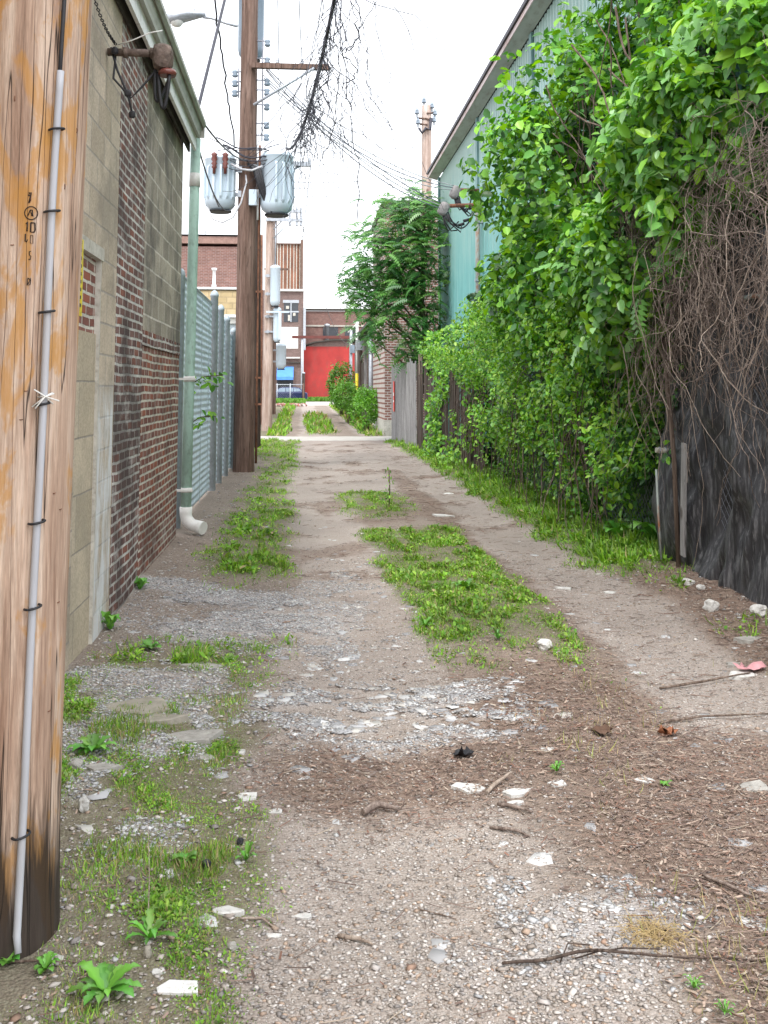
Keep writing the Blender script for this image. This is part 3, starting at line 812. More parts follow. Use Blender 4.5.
grass(30000, 6.0, 32, lambda x, y: G1(x, y) * (x > 2.4), 'hedge_foot_weeds', 'leafy weeds at the foot of the vine covered fence', .02, .06, 1.4, .03, True)
grass(15000, 35, 80, lambda x, y: G1(x, y), 'far_grass', 'grass beside and between the ruts beyond the cross road', .06, .25, 1.3, .25, False, .2, -4, 4.5)
grass(1500, 2.35, 6.5, lambda x, y: zones(x, y)[2] * (x > .8) * sst(.5, .65, fbm(x, y, 2.2, 3, 95)), 'dry_grass', 'thin straw coloured grass in the brown litter', .02, .07, 1.3, 1.0, False, .04)

# ================================================================== LEFT SIDE
rnd = random.Random(5)
WX = -1.29

# ------------------------------------------------------------------ brick and block garage
def make_garage():
    t = thing('brick_garage', 'long garage of tan block and old red brick with a grey gutter', 'building')
    b = MB()
    b.bx(-1.62, WX, -3.0, 5.84, -.3, 4.40)
    b.bx(-1.62, WX, 5.84, 6.45, 2.47, 4.40)
    b.bx(-1.62, WX, 6.45, 7.0, -.3, 4.40)
    w = b.build('block_wall', M['block'], t)
    # filled-in doorway
    f = MB(); f.bx(-1.6, WX - .016, 5.84, 6.45, -.3, 1.95)
    fl = f.build('doorway_infill', M['block_infill'], t); fl['label'] = 'narrow doorway walled up with tan blocks'
    f = MB(); f.bx(-1.6, WX - .03, 5.84, 6.45, 1.95, 2.42)
    f.build('infill_brick', M['brick'], fl)
    f = MB(); f.bx(WX - .05, WX + .012, 5.78, 6.50, 2.42, 2.50)
    f.bx(WX - .05, WX + .005, 6.44, 6.456, .02, 2.42)
    f.build('doorway_frame', M['old_white'], fl)
    b = MB()
    b.bx(-1.62, WX + .002, 7.0, 8.15, -.3, 4.40)
    b.build('brick_pier', M['brick_dark'], t)
    b = MB()
    b.bx(-1.6, WX - .045, 8.15, 10.95, -.3, 1.97)
    b.build('brick_wall', M['brick'], t)
    b = MB()
    b.bx(-1.6, WX - .04, 8.15, 10.95, 2.10, 4.40)
    b.build('upper_block_wall', M['block_dark'], t)
    b = MB(); y = 8.16
    while y < 10.9:
        b.bx(-1.6, WX - .03 - rnd.random() * .008, y, y + .062, 1.972, 2.098); y += .07
    b.build('brick_sill', M['brick_dark'], t)
    b = MB()
    b.bx(-9.2, -1.622, 10.7, 10.95, -.3, 4.40); b.bx(-9.2, -8.9, -3, 10.69, -.3, 4.40); b.bx(-8.89, -1.622, -3, -2.75, -.3, 4.40)
    b.build('rear_wall', M['block_dark'], t)
    b = MB(); b.prism_y([(-9.4, 4.64), (-1.2, 4.48), (-1.2, 4.58), (-9.4, 4.76)], -3.1, 11.05)
    b.build('roof', M['roofing'], t)
    b = MB(); b.bx(-1.6, -1.225, -3, 11.0, 4.402, 4.44); b.bx(-1.285, -1.262, -3, 11.0, 4.22, 4.402)
    b.build('soffit', M['soffit'], t)
    b = MB(); b.bx(-1.224, -1.196, -3.05, 11.02, 4.24, 4.478)
    b.build('fascia', M['fascia'], t)
    b = MB()
    prof = [(-1.194, 4.40), (-1.194, 4.235), (-1.125, 4.225), (-1.105, 4.40), (-1.085, 4.33), (-1.06, 4.36), (-1.06, 4.40), (-1.072, 4.40), (-1.072, 4.37), (-1.10, 4.34), (-1.118, 4.27), (-1.132, 4.24), (-1.182, 4.25), (-1.182, 4.40)]
    prof = [(x_ - .03, z_ + .15) for x_, z_ in prof]
    b.prism_y(prof, -3.05, 11.0)
    b.bx(-1.22, -1.105, 10.98, 11.005, 4.38, 4.55)
    b.build('gutter', M['gutter'], t)
    # downspout at the corner
    d = MB()
    top = Vector((-1.215, 11.12, 4.40)); bot = Vector((-1.255, 11.12, .27))
    d.tube([top, top.lerp(bot, .33), top.lerp(bot, .66), bot], .056, 16)
    dp = d.build('downspout', M['pipe_green'], t)
    for z, h, r in ((3.93, .075, .062), (1.72, .03, .06), (.52, .025, .06)):
        d = MB()
        k = (4.40 - z) / (4.40 - .27); c = top.lerp(bot, k)
        d.tube([c + Vector((0, 0, h)), c - Vector((0, 0, h))], r, 16)
        if h < .05: d.bx(c.x - .11, c.x + .075, 11.05, 11.075, z - .012, z + .012)
        d.build('pipe_band', M['white_pl'], dp)
    e = MB(); pts = []
    for k in range(8):
        q = k / 7 * R(80); pts.append((bot.x + .13 * (1 - math.cos(q)), 11.12 - .07 * (1 - math.cos(q)), .27 - .13 * math.sin(q)))
    pts.insert(0, (bot.x, 11.12, .34)); pts.append((bot.x + .2, 11.0, .125))
    e.tube(pts, [.068, .066] + [.064] * 6 + [.066, .07], 16)
    e.build('elbow', M['white_pl'], dp)
    settle(t, (-1.6, 11, 0))
make_garage()

# yellow sign seen almost edge on
t = thing('wall_sign', 'narrow yellow sign seen edge on, fixed to the tan block wall', 'sign')
b = MB(); b.bx(WX + .004, WX + .022, 4.70, 5.60, 2.25, 2.60)
b = MB(); b.bx(WX + .002, WX + .025, 5.60, 5.83, 2.02, 2.46); b.build('panel', M['yellow'], t)
b = MB()
for k in range(9): b.bx(WX + .0255, WX + .0265, 5.66, 5.79, 2.07 + k * .045, 2.09 + k * .045)
b.build('print', M['black'], t)
b = MB(); b.bx(WX + .002, WX + .02, 5.52, 5.545, 2.0, 2.75); b.build('edge_strip', M['steel'], t)
settle(t, (WX, 5.6, 2.0))

# ------------------------------------------------------------------ near pole
PR = .2
PX, PY = -.925, 3.15
def near_c(z):
    return Vector((PX + .022 * z, PY + .004 * z, z))
def near_r(z):
    return PR - .0075 * z + .02 * math.exp(-max(z, 0) * 3)
t = thing('utility_pole', 'huge honey coloured wooden pole with charred base, filling the left foreground', 'utility pole', 'wooden utility poles of the alley')
n = 48; zs = [-.3 + i * .07 for i in range(125)]
b = MB(); vs = []
for z in zs:
    c = near_c(z); r = near_r(z)
    for j in range(n):
        q = 2 * math.pi * j / n
        k = 1 + .012 * (float(fbm(math.cos(q) * 4 + 9, math.sin(q) * 4 + z * .3, 1, 3, 4)) - .5) + .006 * (float(vn(q * 20, z * .2, 6)) - .5) + .02 * (float(vn(math.cos(q) * 2 + 4, z * 1.2 + math.sin(q) * 2, 8)) - .5)
        vs.append(c + Vector((math.cos(q), math.sin(q), 0)) * r * k)
b.add(vs, [(i * n + j, i * n + (j + 1) % n, (i + 1) * n + (j + 1) % n, (i + 1) * n + j) for i in range(len(zs) - 1) for j in range(n)] + [tuple(range((len(zs) - 1) * n, len(zs) * n))], True)
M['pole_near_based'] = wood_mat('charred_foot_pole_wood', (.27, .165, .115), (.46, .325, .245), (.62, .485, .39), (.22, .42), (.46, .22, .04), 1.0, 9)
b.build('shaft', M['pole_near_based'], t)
def on_near(a, z, off=0.0):
    """point on the pole; angle a measured from facing the camera, + to the right"""
    c = near_c(z); r = near_r(z) + off
    q = -math.pi / 2 + .30 + a
    return c + Vector((math.cos(q) * r, math.sin(q) * r, 0))
cb = MB()
A0 = math.radians(8)
zc = [0.0 + .1 * i for i in range(26)]
def con_a(z): return math.radians(22) + .02 * math.sin(z * 2.2) + .03 * z
pts = [on_near(con_a(z), z, .013 + .004 * math.sin(z * 5)) for z in zc[1:] if z <= 2.5] + [on_near(con_a(2.56), 2.56, .013)]
cb.tube([on_near(con_a(0), .06, .03)] + pts, [.009] + [.0108] * len(pts), 14)
co = cb.build('conduit', M['conduit'], t)
cb = MB()
cb.tube([on_near(con_a(z), z, .009) for z in [2.48 + .15 * i for i in range(34)]], .0065, 8)
cb.build('ground_cable', M['black'], co)
for z in (.36, .98, 1.22, 1.56, 1.83, 2.13, 2.38):
    c = on_near(con_a(z), z, .012)
    cb = MB(); pts = []
    for k in range(-5, 6):
        q = k / 5 * math.pi / 2
        a_ = con_a(z) + .1 * k / 5
        pts.append(on_near(con_a(z) + .11 * math.sin(q), z + .004 * math.sin(q), .004 + .026 * math.cos(q) ** .6))
    cb.tube(pts, .0038, 6)
    cb.build('clamp', M['black'], co)
cb = MB()
for k in range(4):
    c = on_near(con_a(1.56), 1.575, .03); d = Vector((rnd.uniform(-1, 1), -.3, rnd.uniform(-.6, 1))).normalized() * .045
    cb.tube([c - d * .6, c + Vector((0, -.008, .006)), c + d], .0022, 5)
cb.build('string_bow', M['white_pl'], co)
# branded marks: ring with a letter, 10 below it, then worn characters
def mark_line(pts, r=.0035):
    mk.tube([on_near(a, z, .0015) for a, z in pts], r, 5)
def brand(name): mk.build(name, M['pole_black'], t)
mk = MB()
MA = math.radians(7); MZ = 2.12
mark_line([(MA + .1 * math.cos(k / 20 * 6.2832), MZ + .0195 * math.sin(k / 20 * 6.2832)) for k in range(21)], .0016)
brand('branded_ring')
def glyph(segs, z, a0, w=.062, h=.024, r=.0018):
    global mk
    for s in segs:
        mk = MB()
        mark_line([(a0 + x * w, z + y * h) for x, y in s], r); brand('branded_character')
glyph([[(-.8, -.35), (-.3, .35), (.05, -.1)], [(-.3, .35), (.2, .4), (.45, -.4)], [(.1, -.35), (.3, .1)]], MZ, MA)
glyph([[(-1, .35), (-.7, .55), (-.7, -.5)], [(0, .5), (.9, .5), (1, -.3), (.8, -.55), (.1, -.55), (0, .5)]], MZ - .042, MA, .07, .026, .0024)
glyph([[(-1, .5), (-1, -.4), (-.7, -.5), (-.55, -.2)]], MZ - .075, MA, .07, .024, .0019)
glyph([[(.1, .5), (.6, .5), (.7, -.5), (.15, -.5), (.1, .5)]], MZ - .078, MA, .07, .024, .001)
glyph([[(-.9, .6), (-.3, .7), (-.4, .2), (-.7, -.6)], [(-1, .4), (-.6, .3)]], MZ + .044, MA, .06, .024, .0024)
glyph([[(.5, .5), (0, .4), (.1, 0), (.6, -.1), (.4, -.6), (-.1, -.5)]], MZ - .125, MA, .05, .024, .0014)
glyph([[(-.4, .5), (.5, .3), (.4, -.3), (-.5, -.4), (-.4, .5)], [(-.3, -.3), (.5, .5)]], MZ - .205, MA + .02, .05, .024, .0013)
for k in range(16):      # old staples and nail heads
    a_ = rnd.uniform(-.3, 1.0); z_ = rnd.uniform(.6, 2.5); v_ = rnd.random() < .5
    if abs(a_ - con_a(z_)) < .14: continue
    mk = MB(); mk.tube([on_near(a_, z_, .001), on_near(a_ + (0 if v_ else .03), z_ + (.008 if v_ else .0), .003), on_near(a_ + (0 if v_ else .05), z_ + (.016 if v_ else .001), .001)], .0015, 5)
    mk.build('staple', M['rust'], t)
settle(t, (PX, PY, 0))

# ------------------------------------------------------------------ service mast, weatherhead and chain on the garage
t = thing('service_weatherhead', 'dark rusty electrical weatherhead on a short pipe under the garage gutter with looping black wires', 'weatherhead', 'weatherheads')
wy = 6.3
base = atx(108, 43, WX + .01); wy = base.y
hd = at(163, 58, wy)
b = MB(); b.tube([(base.x, wy, hd.z + .03), (hd.x - .02, wy, hd.z + .03)], .026, 14)
b.tube([(base.x + .10, wy, hd.z + .03), (base.x + .13, wy, hd.z + .03)], .036, 14)
b.tube([(hd.x - .08, wy, hd.z + .03), (hd.x - .05, wy, hd.z + .03)], .036, 14)
b.build('pipe', M['old_iron'], t)
b = MB(); b.blob((hd.x, wy, hd.z), (.15, .15, .2), rnd, 3, .12)
b.tube([(hd.x - .06, wy, hd.z + .03), (hd.x, wy, hd.z + .02)], [.04, .055], 12)
b.build('hood', M['old_iron'], t); 
b = MB(); b.lathe((hd.x + .03, wy, hd.z - .12), [(.055, 0), (.062, .02), (.05, .04)], 14)
b.build('wire_cap', M['bushing'], t)
b = MB()
def loop(p0, p1, sag, side=0, n=14):
    p0 = Vector(p0); p1 = Vector(p1)
    return [p0.lerp(p1, k / n) + Vector((side * math.sin(math.pi * k / n), 0, -sag * math.sin(math.pi * k / n) ** .8)) for k in range(n + 1)]
b.tube(loop((hd.x - .03, wy, hd.z - .1), (hd.x + .05, wy - .03, hd.z - .1), .24, .0), .0125, 8)
b.tube(loop((hd.x - .05, wy, hd.z - .08), (hd.x + .045, wy + .03, hd.z - .09), .2, -.03), .012, 8)
q = base + Vector((.02, 0, 0))
b.tube([(q.x, wy, hd.z + .06), (q.x + .05, wy - .03, hd.z - .1), (q.x + .12, wy - .03, hd.z - .26), (q.x + .15, wy - .03, hd.z - .38)], .0075, 8)
b.tube([(q.x + .03, wy, hd.z), (q.x + .03, wy - .05, hd.z - .16), (q.x + .14, wy - .03, hd.z - .28), (q.x + .2, wy, hd.z - .2), (hd.x - .04, wy, hd.z - .08)], .0075, 8)
b.build('drip_loop', M['black'], t)
for (dx, dz) in ((.15, -.39), (.12, -.25), (.03, .03)):
    b = MB(); b.blob((q.x + dx, wy - .03, hd.z + dz), (.05, .04, .055), rnd, 2, .2)
    b.build('splice_connector', M['black'], t)
b = MB(); b.tube([(q.x + .05, wy - .03, hd.z + .07), (q.x + .14, wy - .06, hd.z + .09), (q.x + .26, wy - .05, hd.z + .15), (hd.x + .0, wy - .04, hd.z + .17)], .004, 6)
b.build('tie_wire', M['white_pl'], t)
settle(t, (base.x, wy, base.z))
t0 = MB(); p0 = atx(91, -12, WX + .05); p1 = Vector((q.x + .03, wy - .02, hd.z + .08))
for k in range(26):
    c = p0.lerp(p1, k / 25) + Vector((.0, 0, -.04 * math.sin(math.pi * k / 25)))
    d = (p1 - p0).normalized() * .019
    s_ = Vector((.008, 0, 0)) if k % 2 else Vector((0, .008, 0))
    t0.tube([c - d, c - d * .5 + s_, c + d * .5 + s_, c + d, c + d * .5 - s_, c - d * .5 - s_, c - d], .0035, 5)
o = t0.build('chain', M['black']); tag(o, 'black twisted chain slung from the garage eaves to the rusty weatherhead', 'chain')

# ------------------------------------------------------------------ slatted fence
FX = -1.43
def make_fence():
    t = thing('slatted_fence', 'tall blue grey slatted fence behind the green downspout', 'fence')
    for (y0, y1, zt) in ((11.45, 15.7, 2.92), (15.95, 17.0, 2.9), (17.2, 18.4, 2.86), (18.6, 24.5, 2.7)):
        b = MB(); b.corrug(y0, y1, .08, zt, FX, .085, .013, True, 'sine')
        b.build('slat_panel', M['fence_slat'], t)
    b = MB()
    y = 11.9
    while y < 24.4:
        b.bx(FX + .024, FX + .030, y, y + .02, .06, 2.9 if y < 18.5 else 2.7); y += 1.06
    b.build('vertical_lath', M['fence_post'], t)
    b = MB(); b.tube([(FX, 11.4, 2.94), (FX, 15.7, 2.94)], .022, 10); b.build('top_rail', M['fence_post'], t)
    for (y, zt, r) in ((11.6, 2.95, .035), (15.85, 3.12, .06), (17.1, 3.0, .055), (18.5, 2.92, .055), (20.2, 2.8, .05), (22, 2.72, .05), (24.6, 2.72, .05)):
        b = MB(); b.lathe((FX + .03, y, 0), [(r, -.1), (r, zt - .06), (r * 1.12, zt - .055), (r * 1.12, zt - .02), (r * .8, zt + .02), (r * .3, zt + .045)], 14)
        b.build('post', M['fence_post'], t)
    settle(t, (FX, 18, 0))
make_fence()

# ------------------------------------------------------------------ utility poles further on
def pole_shaft(base, top, r0, r1, mat, parent, n=24, knobs=True):
    base = Vector(base); top = Vector(top); k = 40
    b = MB(); b.tube([base.lerp(top, i / k) for i in range(k + 1)], [(r0 + (r1 - r0) * i / k) * (1 + .02 * math.sin(i * 1.7)) for i in range(k + 1)], n)
    return b.build('shaft', mat, parent)

def insulator(b, c, r=.04, h=.12):
    b.lathe(c, [(r * .3, -h * .6), (r * .35, 0), (r, .005), (r * .9, h * .3), (r * .6, h * .35), (r * .85, h * .42), (r * .75, h * .65), (r * .4, h * .75), (r * .35, h)], 10)

GP = 'wooden utility poles of the alley'
YB = 19.5
pb = at(243.5, 471, YB); pt = at(250, 0, YB); d_ = pt - pb
ptop = pb + d_ * 1.18
t = thing('utility_pole', 'tall weathered brown pole carrying grey transformers, at the end of the slatted fence', 'utility pole', GP)
pole_shaft(pb - Vector((0, 0, .3)), ptop, .205, .15, M['pole_far'], t)
def onp(z, dx=0, dy=0):
    k = (z - pb.z) / d_.z
    return Vector((pb.x + d_.x * k + dx, YB + dy, z))
# crossarm to the right
za = at(290, 70, YB).z
xl = at(252, 70, YB).x; xr = at(329, 70, YB).x
b = MB(); b.bx(xl, xr, YB - .26, YB - .16, za - .05, za + .05)
ca = b.build('crossarm', M['pole_far'], t)
b = MB(); b.tube([(xl + .05, YB - .2, at(262, 108, YB).z), (at(314, 74, YB).x, YB - .28, za - .04)], .028, 8)
b.build('brace', M['steel'], ca)
for pxx in (278, 302, 324):
    b = MB(); insulator(b, (at(pxx, 60, YB).x, YB - .21, za + .05)); b.build('insulator', M['steel'], ca)
# secondary racks: brackets with spools
for (side, ys) in ((1, (36, 54, 76, 86, 101, 120, 132)), (-1, (68, 78, 88))):
    b = MB(); sp_ = []
    for yy in ys:
        z = at(0, yy, YB).z
        c = onp(z)
        x1 = c.x + side * (.36 if side > 0 else .27)
        b.tube([(c.x + side * .1, YB - .05, z + .03), (x1, YB - .05, z + .03), (x1, YB - .05, z - .05)], .014, 6)
        s_ = MB(); sp_.append(s_); s_.lathe((x1, YB - .05, z - .06), [(.045, -.02), (.065, .01), (.04, .045), (.065, .08), (.045, .11)], 10)
    z0 = at(0, ys[0], YB).z; z1 = at(0, ys[-1], YB).z
    c = onp(z0); x1 = c.x + side * (.27 if side > 0 else .2)
    b.tube([(x1, YB - .05, z0 + .1), (x1, YB - .05, z1 - .1)], .014, 6)
    rk = b.build('insulator_rack', M['wire'], t)
    for s_ in sp_: s_.build('spool', M['tank_dark'], rk)
# small arm at transformer height
z = at(0, 157, YB).z
b = MB(); b.bx(onp(z).x + .1, at(311, 157, YB).x, YB + .1, YB + .19, z - .045, z + .045)
b.tube([(onp(z).x + .35, YB + .15, z - .4), (at(300, 157, YB).x, YB + .15, z - .04)], .022, 6)
b.tube([(at(309, 157, YB).x, YB + .14, z), (at(309, 157, YB).x, YB + .14, z + .12)], .02, 6)
b.build('short_arm', M['steel'], t)
# meter box and riser
z = at(0, 196, YB).z
c = onp(z)
b = MB(); b.box((c.x + .12, YB - .22, z), (.15, .1, .31)); b.build('meter_box', M['tank'], t, .008)
b = MB(); b.tube([onp(zz, .235, -.02) for zz in (.2, 2, 4, 5.6, 6.4)], .022, 8); b.build('riser', M['rust'], t)
b = MB(); b.tube([onp(zz, .21, -.09) for zz in (4.9, 5.2, 5.5)], .02, 8); b.build('riser_sleeve', M['white_pl'], t)
# thick black bundle from between the tanks
b = MB()
for k in range(7):
    o_ = rnd.uniform(-.05, .05)
    b.tube([onp(5.98 - k * .02, .02 + k * .02, -.25), onp(5.85, .2 + o_, -.3), onp(5.55, .28 + o_, -.3), onp(5.3, .36 + o_ * .5, -.25), onp(5.05, .55 + o_, -.2)], [.03, .045, .035, .03, .05], 7)
b.build('cable_bundle', M['black'], t)
# loops of wire round the pole
b = MB()
zz = at(0, 150, YB).z
for k in range(9):
    z0 = zz + rnd.uniform(-.15, .2); pts = []; tl = rnd.choice([.25, -.2, .1]); sg = rnd.uniform(.05, .3)
    a0 = rnd.uniform(-.4, .4)
    L = rnd.uniform(.35, .75); Rr = rnd.uniform(.35, .8)
    for i in range(13):
        s_ = i / 12
        pts.append(onp(z0 + (s_ - .5) * tl - sg * math.sin(math.pi * s_) + .03 * math.sin(s_ * 9 + k), -L + (L + Rr) * s_, -.24 - .08 * math.sin(math.pi * s_)))
    b.tube(pts, rnd.choice([.008, .01, .014]), 5)
b.build('jumper_wire', M['cable'], t)
b = MB()
b.tube([onp(5.75, -.02, -.25), onp(5.6, .0, -.3), onp(5.2, -.1, -.3), onp(4.9, -.25, -.33), onp(4.8, -.45, -.33), onp(4.86, -.62, -.3), onp(5.1, -.75, -.3)], .016, 7)
b.tube([onp(5.95, -.3, -.3), onp(5.84, -.1, -.35), onp(5.82, .1, -.35), onp(5.92, .3, -.3)], .022, 7)
b.build('pale_jumper', M['wire_pale'], t)
settle(t, (pb.x, YB, 0))

def transformer(cx, cy, z0, z1, r, lab, mount, mat, fins=True, bush=True, n_f=7, ph=0.0, darker=False):
    t = thing('transformer', lab, 'transformer', 'pole transformers')
    H = z1 - z0
    b = MB()
    b.lathe((cx, cy, z0), [(r * .62, 0), (r * .7, .03), (r * .93, .09), (r, .2), (r, H - .1), (r * 1.03, H - .09), (r * 1.03, H - .06), (r * .98, H - .05), (r * .93, H - .01), (r * .5, H + .03)], 32)
    tk = b.build('tank', mat, t)
    b = MB(); b.lathe((cx, cy, z0 - .035), [(r * .72, 0), (r * .76, .015), (r * .74, .035)], 24); b.build('base_ring', M['black'], tk)
    if fins:
        for k in range(n_f):
            q = ph + (k - (n_f - 1) / 2) * R(24) - math.pi / 2
            b = MB(); m = Matrix.Rotation(q, 3, 'Z')
            o_ = Vector((math.cos(q) * (r + .03), math.sin(q) * (r + .03), 0))
            pr = [(-.02, .16), (.035, .24), (.045, .3), (.045, H - .33), (.035, H - .26), (-.02, H - .2)]
            vs = [m @ Vector((a_, w, e)) + Vector((cx, cy, z0)) + Vector((math.cos(q), math.sin(q), 0)) * r for w in (-.022, .022) for a_, e in pr]
            k6 = len(pr)
            b.add(vs, [(j, (j + 1) % k6, k6 + (j + 1) % k6, k6 + j) for j in range(k6)] + [tuple(reversed(range(k6))), tuple(range(k6, 2 * k6))])
            b.build('cooling_fin', mat, tk, .006)
    if bush:
        for dx in (-.09, .12):
            b = MB(); b.lathe((cx + dx, cy - r - .05, z0 + H - .42), [(.03, 0), (.03, .1), (.055, .13), (.035, .16), (.06, .2), (.035, .23), (.06, .28), (.045, .34), (.065, .38), (.02, .42)], 12)
            b.build('bushing', M['bushing'], t)
    for zz in (z0 + H * .75, z0 + H * .3):
        b = MB()
        b.bx(min(cx, mount), max(cx, mount), cy - .03, cy + .03, zz - .035, zz + .035)
        b.bx(cx + (mount - cx) * .75 - .05, cx + (mount - cx) * .75 + .05, cy - .09, cy + .09, zz - .06, zz + .06)
        b.build('mount_bracket', M['steel'], t)
    b = MB(); b.tube([(cx - r * .6, cy, z1 - .02), (cx, cy, z1 + .05), (cx + r * .6, cy, z1 - .02)], .012, 6); b.build('lid_strap', mat, t)
    settle(t, (cx, cy, z0)); return t
c = at(220.5, 180, YB)
transformer(c.x, YB - .05, at(0, 208, YB).z, at(0, 153, YB).z, .30, 'pale grey ribbed transformer with two brown bushings, left side of the brown pole', onp(5.5).x, M['tank'], True, True, 6, -.1)
c = at(277, 180, YB)
transformer(c.x, YB - .05, at(0, 211, YB).z, at(0, 149, YB).z, .315, 'pale grey finned transformer right of the brown pole beside the black cable bundle', onp(5.5).x, M['tank'], True, False, 4, .62)
c = at(250, 20, YB)
transformer(c.x, YB + .42, at(0, 46, YB).z, at(0, -25, YB).z, .26, 'dark grey transformer high up behind the brown pole', onp(8).x, M['tank_dark'], False, False)

# street lamp
t = thing('street_lamp', 'grey cobra head street lamp reaching left from the brown pole over the garage roof', 'street lamp')
pj = at(238, 29, YB); pe = at(206, 19, YB); ph = at(166, 20, YB)
b = MB(); b.tube([pj + Vector((.0, -.15, 0)), pj.lerp(pe, .35) + Vector((0, -.12, .0)), pj.lerp(pe, .8) + Vector((0, -.1, .02)), pe + Vector((-.05, -.1, .0))], .03, 10)
b.build('arm', M['steel'], t)
b = MB()
hw = MB(); pts = []; 
L = pe.x - ph.x
for (s_, w, h0, h1) in ((0, .02, -.06, .0), (.04, .12, -.12, .05), (.25, .19, -.15, .1), (.5, .19, -.08, .14), (.8, .12, -.01, .13), (1, .05, .03, .1)):
    x = ph.x + L * s_
    pts.append([(x, YB - .1 + w * math.cos(q), pe.z - .02 + (h0 + h1) / 2 + (h1 - h0) / 2 * math.sin(q)) for q in [k / 12 * 6.2832 for k in range(12)]])
vs = [p for ring in pts for p in ring]
hw.add(vs, [(i * 12 + j, i * 12 + (j + 1) % 12, (i + 1) * 12 + (j + 1) % 12, (i + 1) * 12 + j) for i in range(5) for j in range(12)] + [tuple(reversed(range(12))), tuple(range(60, 72))], True)
h_ = hw.build('lamp_head', M['steel'], t)
b = MB(); b.lathe((ph.x + .22, YB - .1, pe.z - .22), [(.02, 0), (.09, .03), (.13, .09), (.14, .14)], 16); b.build('lens', M['white_pl'], h_)
b = MB(); b.lathe((ph.x + .55, YB - .1, pe.z + .08), [(.03, 0), (.035, .06), (.03, .09)], 10); b.build('light_sensor', M['steel'], h_)
settle(t, pj)

# dark creosoted pole just behind, bleached pole and thin rusty post further
t = thing('utility_pole', 'slim black creosoted pole tight behind the weathered brown pole', 'utility pole', GP)
p = at(255.5, 447, 27); q = at(256.5, 205, 27)
pole_shaft(p - Vector((0, 0, .2)), q + (q - p) * .1, .14, .11, M['pole_black'], t, 16)
for z in (1.2, 1.9, 4.2):
    b = MB(); b.bx(p.x - .16, p.x + .16, 26.83, 26.86, z, z + .05)
    b.build('iron_band', M['rust'], t)
settle(t, (p.x, 27, 0))
t = thing('utility_pole', 'bleached pinkish pole hung with pale transformers, beyond the cross road', 'utility pole', GP)
YF = 40
p = at(266.5, 432, YF); q = at(271, 200, YF)
pole_shaft(p - Vector((0, 0, .2)), q, .21, .17, M['pole_pale'], t, 16)
for (yy, x1) in ((208, 302), (217, 303)):
    z = at(0, yy, YF).z
    b = MB(); b.bx(at(268, 0, YF).x, at(x1, yy, YF).x, YF - .3, YF - .18, z - .06, z + .06)
    b.tube([(at(276, 0, YF).x, YF - .2, z - .75), (at(292, 0, YF).x, YF - .32, z - .05)], .03, 6)
    a_ = b.build('crossarm', M['steel'], t)
    for pxx in (290, 297, 301):
        b = MB(); insulator(b, (at(pxx, yy, YF).x, YF - .24, z + .06), .05, .14); b.lathe((at(pxx, yy, YF).x, YF - .24, z - .25), [(.03, 0), (.05, .05), (.03, .1), (.05, .14), (.03, .19)], 8)
        b.build('insulator', M['steel'], a_)
b = MB(); z0 = at(0, 425, YF).z; 
b.tube([(at(261.5, 0, YF).x, YF - .3, .1), (at(262.5, 0, YF).x, YF - .3, 4), (at(263, 0, YF).x, YF - .3, at(0, 255, YF).z)], .04, 6); b.build('rusty_riser', M['rust'], t)
b = MB(); b.tube([(at(278, 0, YF).x, YF - .2, at(0, 212, YF).z), (at(278, 0, YF).x, YF - .2, at(0, 262, YF).z)], .03, 6); b.build('drop_rod', M['steel'], t)
settle(t, (p.x, YF, 0))
for i, (pxc, y0, y1, w, Yt, lab) in enumerate(((275, 306, 266, 10, YF - .35, 'pale blue transformer, topmost on the bleached pole'),
                                          (277, 342, 308, 8, YF - .2, 'pale blue transformer second on the bleached pole, under the topmost'),
                                          (281, 369, 344, 10, YF + .6, 'pale blue transformer lowest on the bleached pole, in front of the white panel'))):
    c = at(pxc, y0, Yt)
    transformer(c.x, Yt, c.z, at(pxc, y1, Yt).z, w / 2 * Yt / 1000, lab, at(268, 0, Yt).x, M['tank'], False, False)
b = MB(); b.box((at(278, 312, YF).x, YF - .4, at(0, 311, YF).z), (.9, .08, .07)); b.box((at(283, 0, YF).x, YF - .4, at(0, 325, YF).z), (.12, .12, 1.1))
o = b.build('switch_bracket', M['tank']); tag(o, 'pale switch bracket hung between transformers of the bleached pole', 'bracket')
t = thing('utility_pole', 'thin rust brown pole in the far row left of the bleached pole', 'utility pole', GP)
p = at(260.5, 425, 46); q = at(261.5, 235, 46)
pole_shaft(p - Vector((0, 0, .2)), q, .09, .07, M['rust'], t, 12); settle(t, (p.x, 46, 0))
t = thing('utility_pole', 'dark distant pole standing behind the bleached pole', 'utility pole', GP)
p = at(273, 415, 60); q = at(275, 215, 60)
pole_shaft(p - Vector((0, 0, .2)), q, .17, .13, M['pole_far'], t, 12)
b = MB(); b.bx(p.x - .6, p.x + .9, 59.7, 59.8, at(0, 268, 60).z, at(0, 266, 60).z); b.build('crossarm', M['pole_far'], t)
settle(t, (p.x, 60, 0))

# ------------------------------------------------------------------ foliage helpers
def leaf_cloud(name, pos, size, tint, mat, parent=None, droop=.5, face=None, seedv=1, aspect=1.0):
    r = np.random.RandomState(seedv); n = len(pos)
    t = rand_unit(r, n); t[:, 2] -= droop
    nn = rand_unit(r, n) * .7
    if face is not None: nn += np.asarray(face)
    sc = np.column_stack([size * aspect, size, size])
    me = scatter_mesh(name, LF, LFF, np.asarray(pos), basis_from(t, nn), sc, tint)
    return link(name, me, mat, parent)

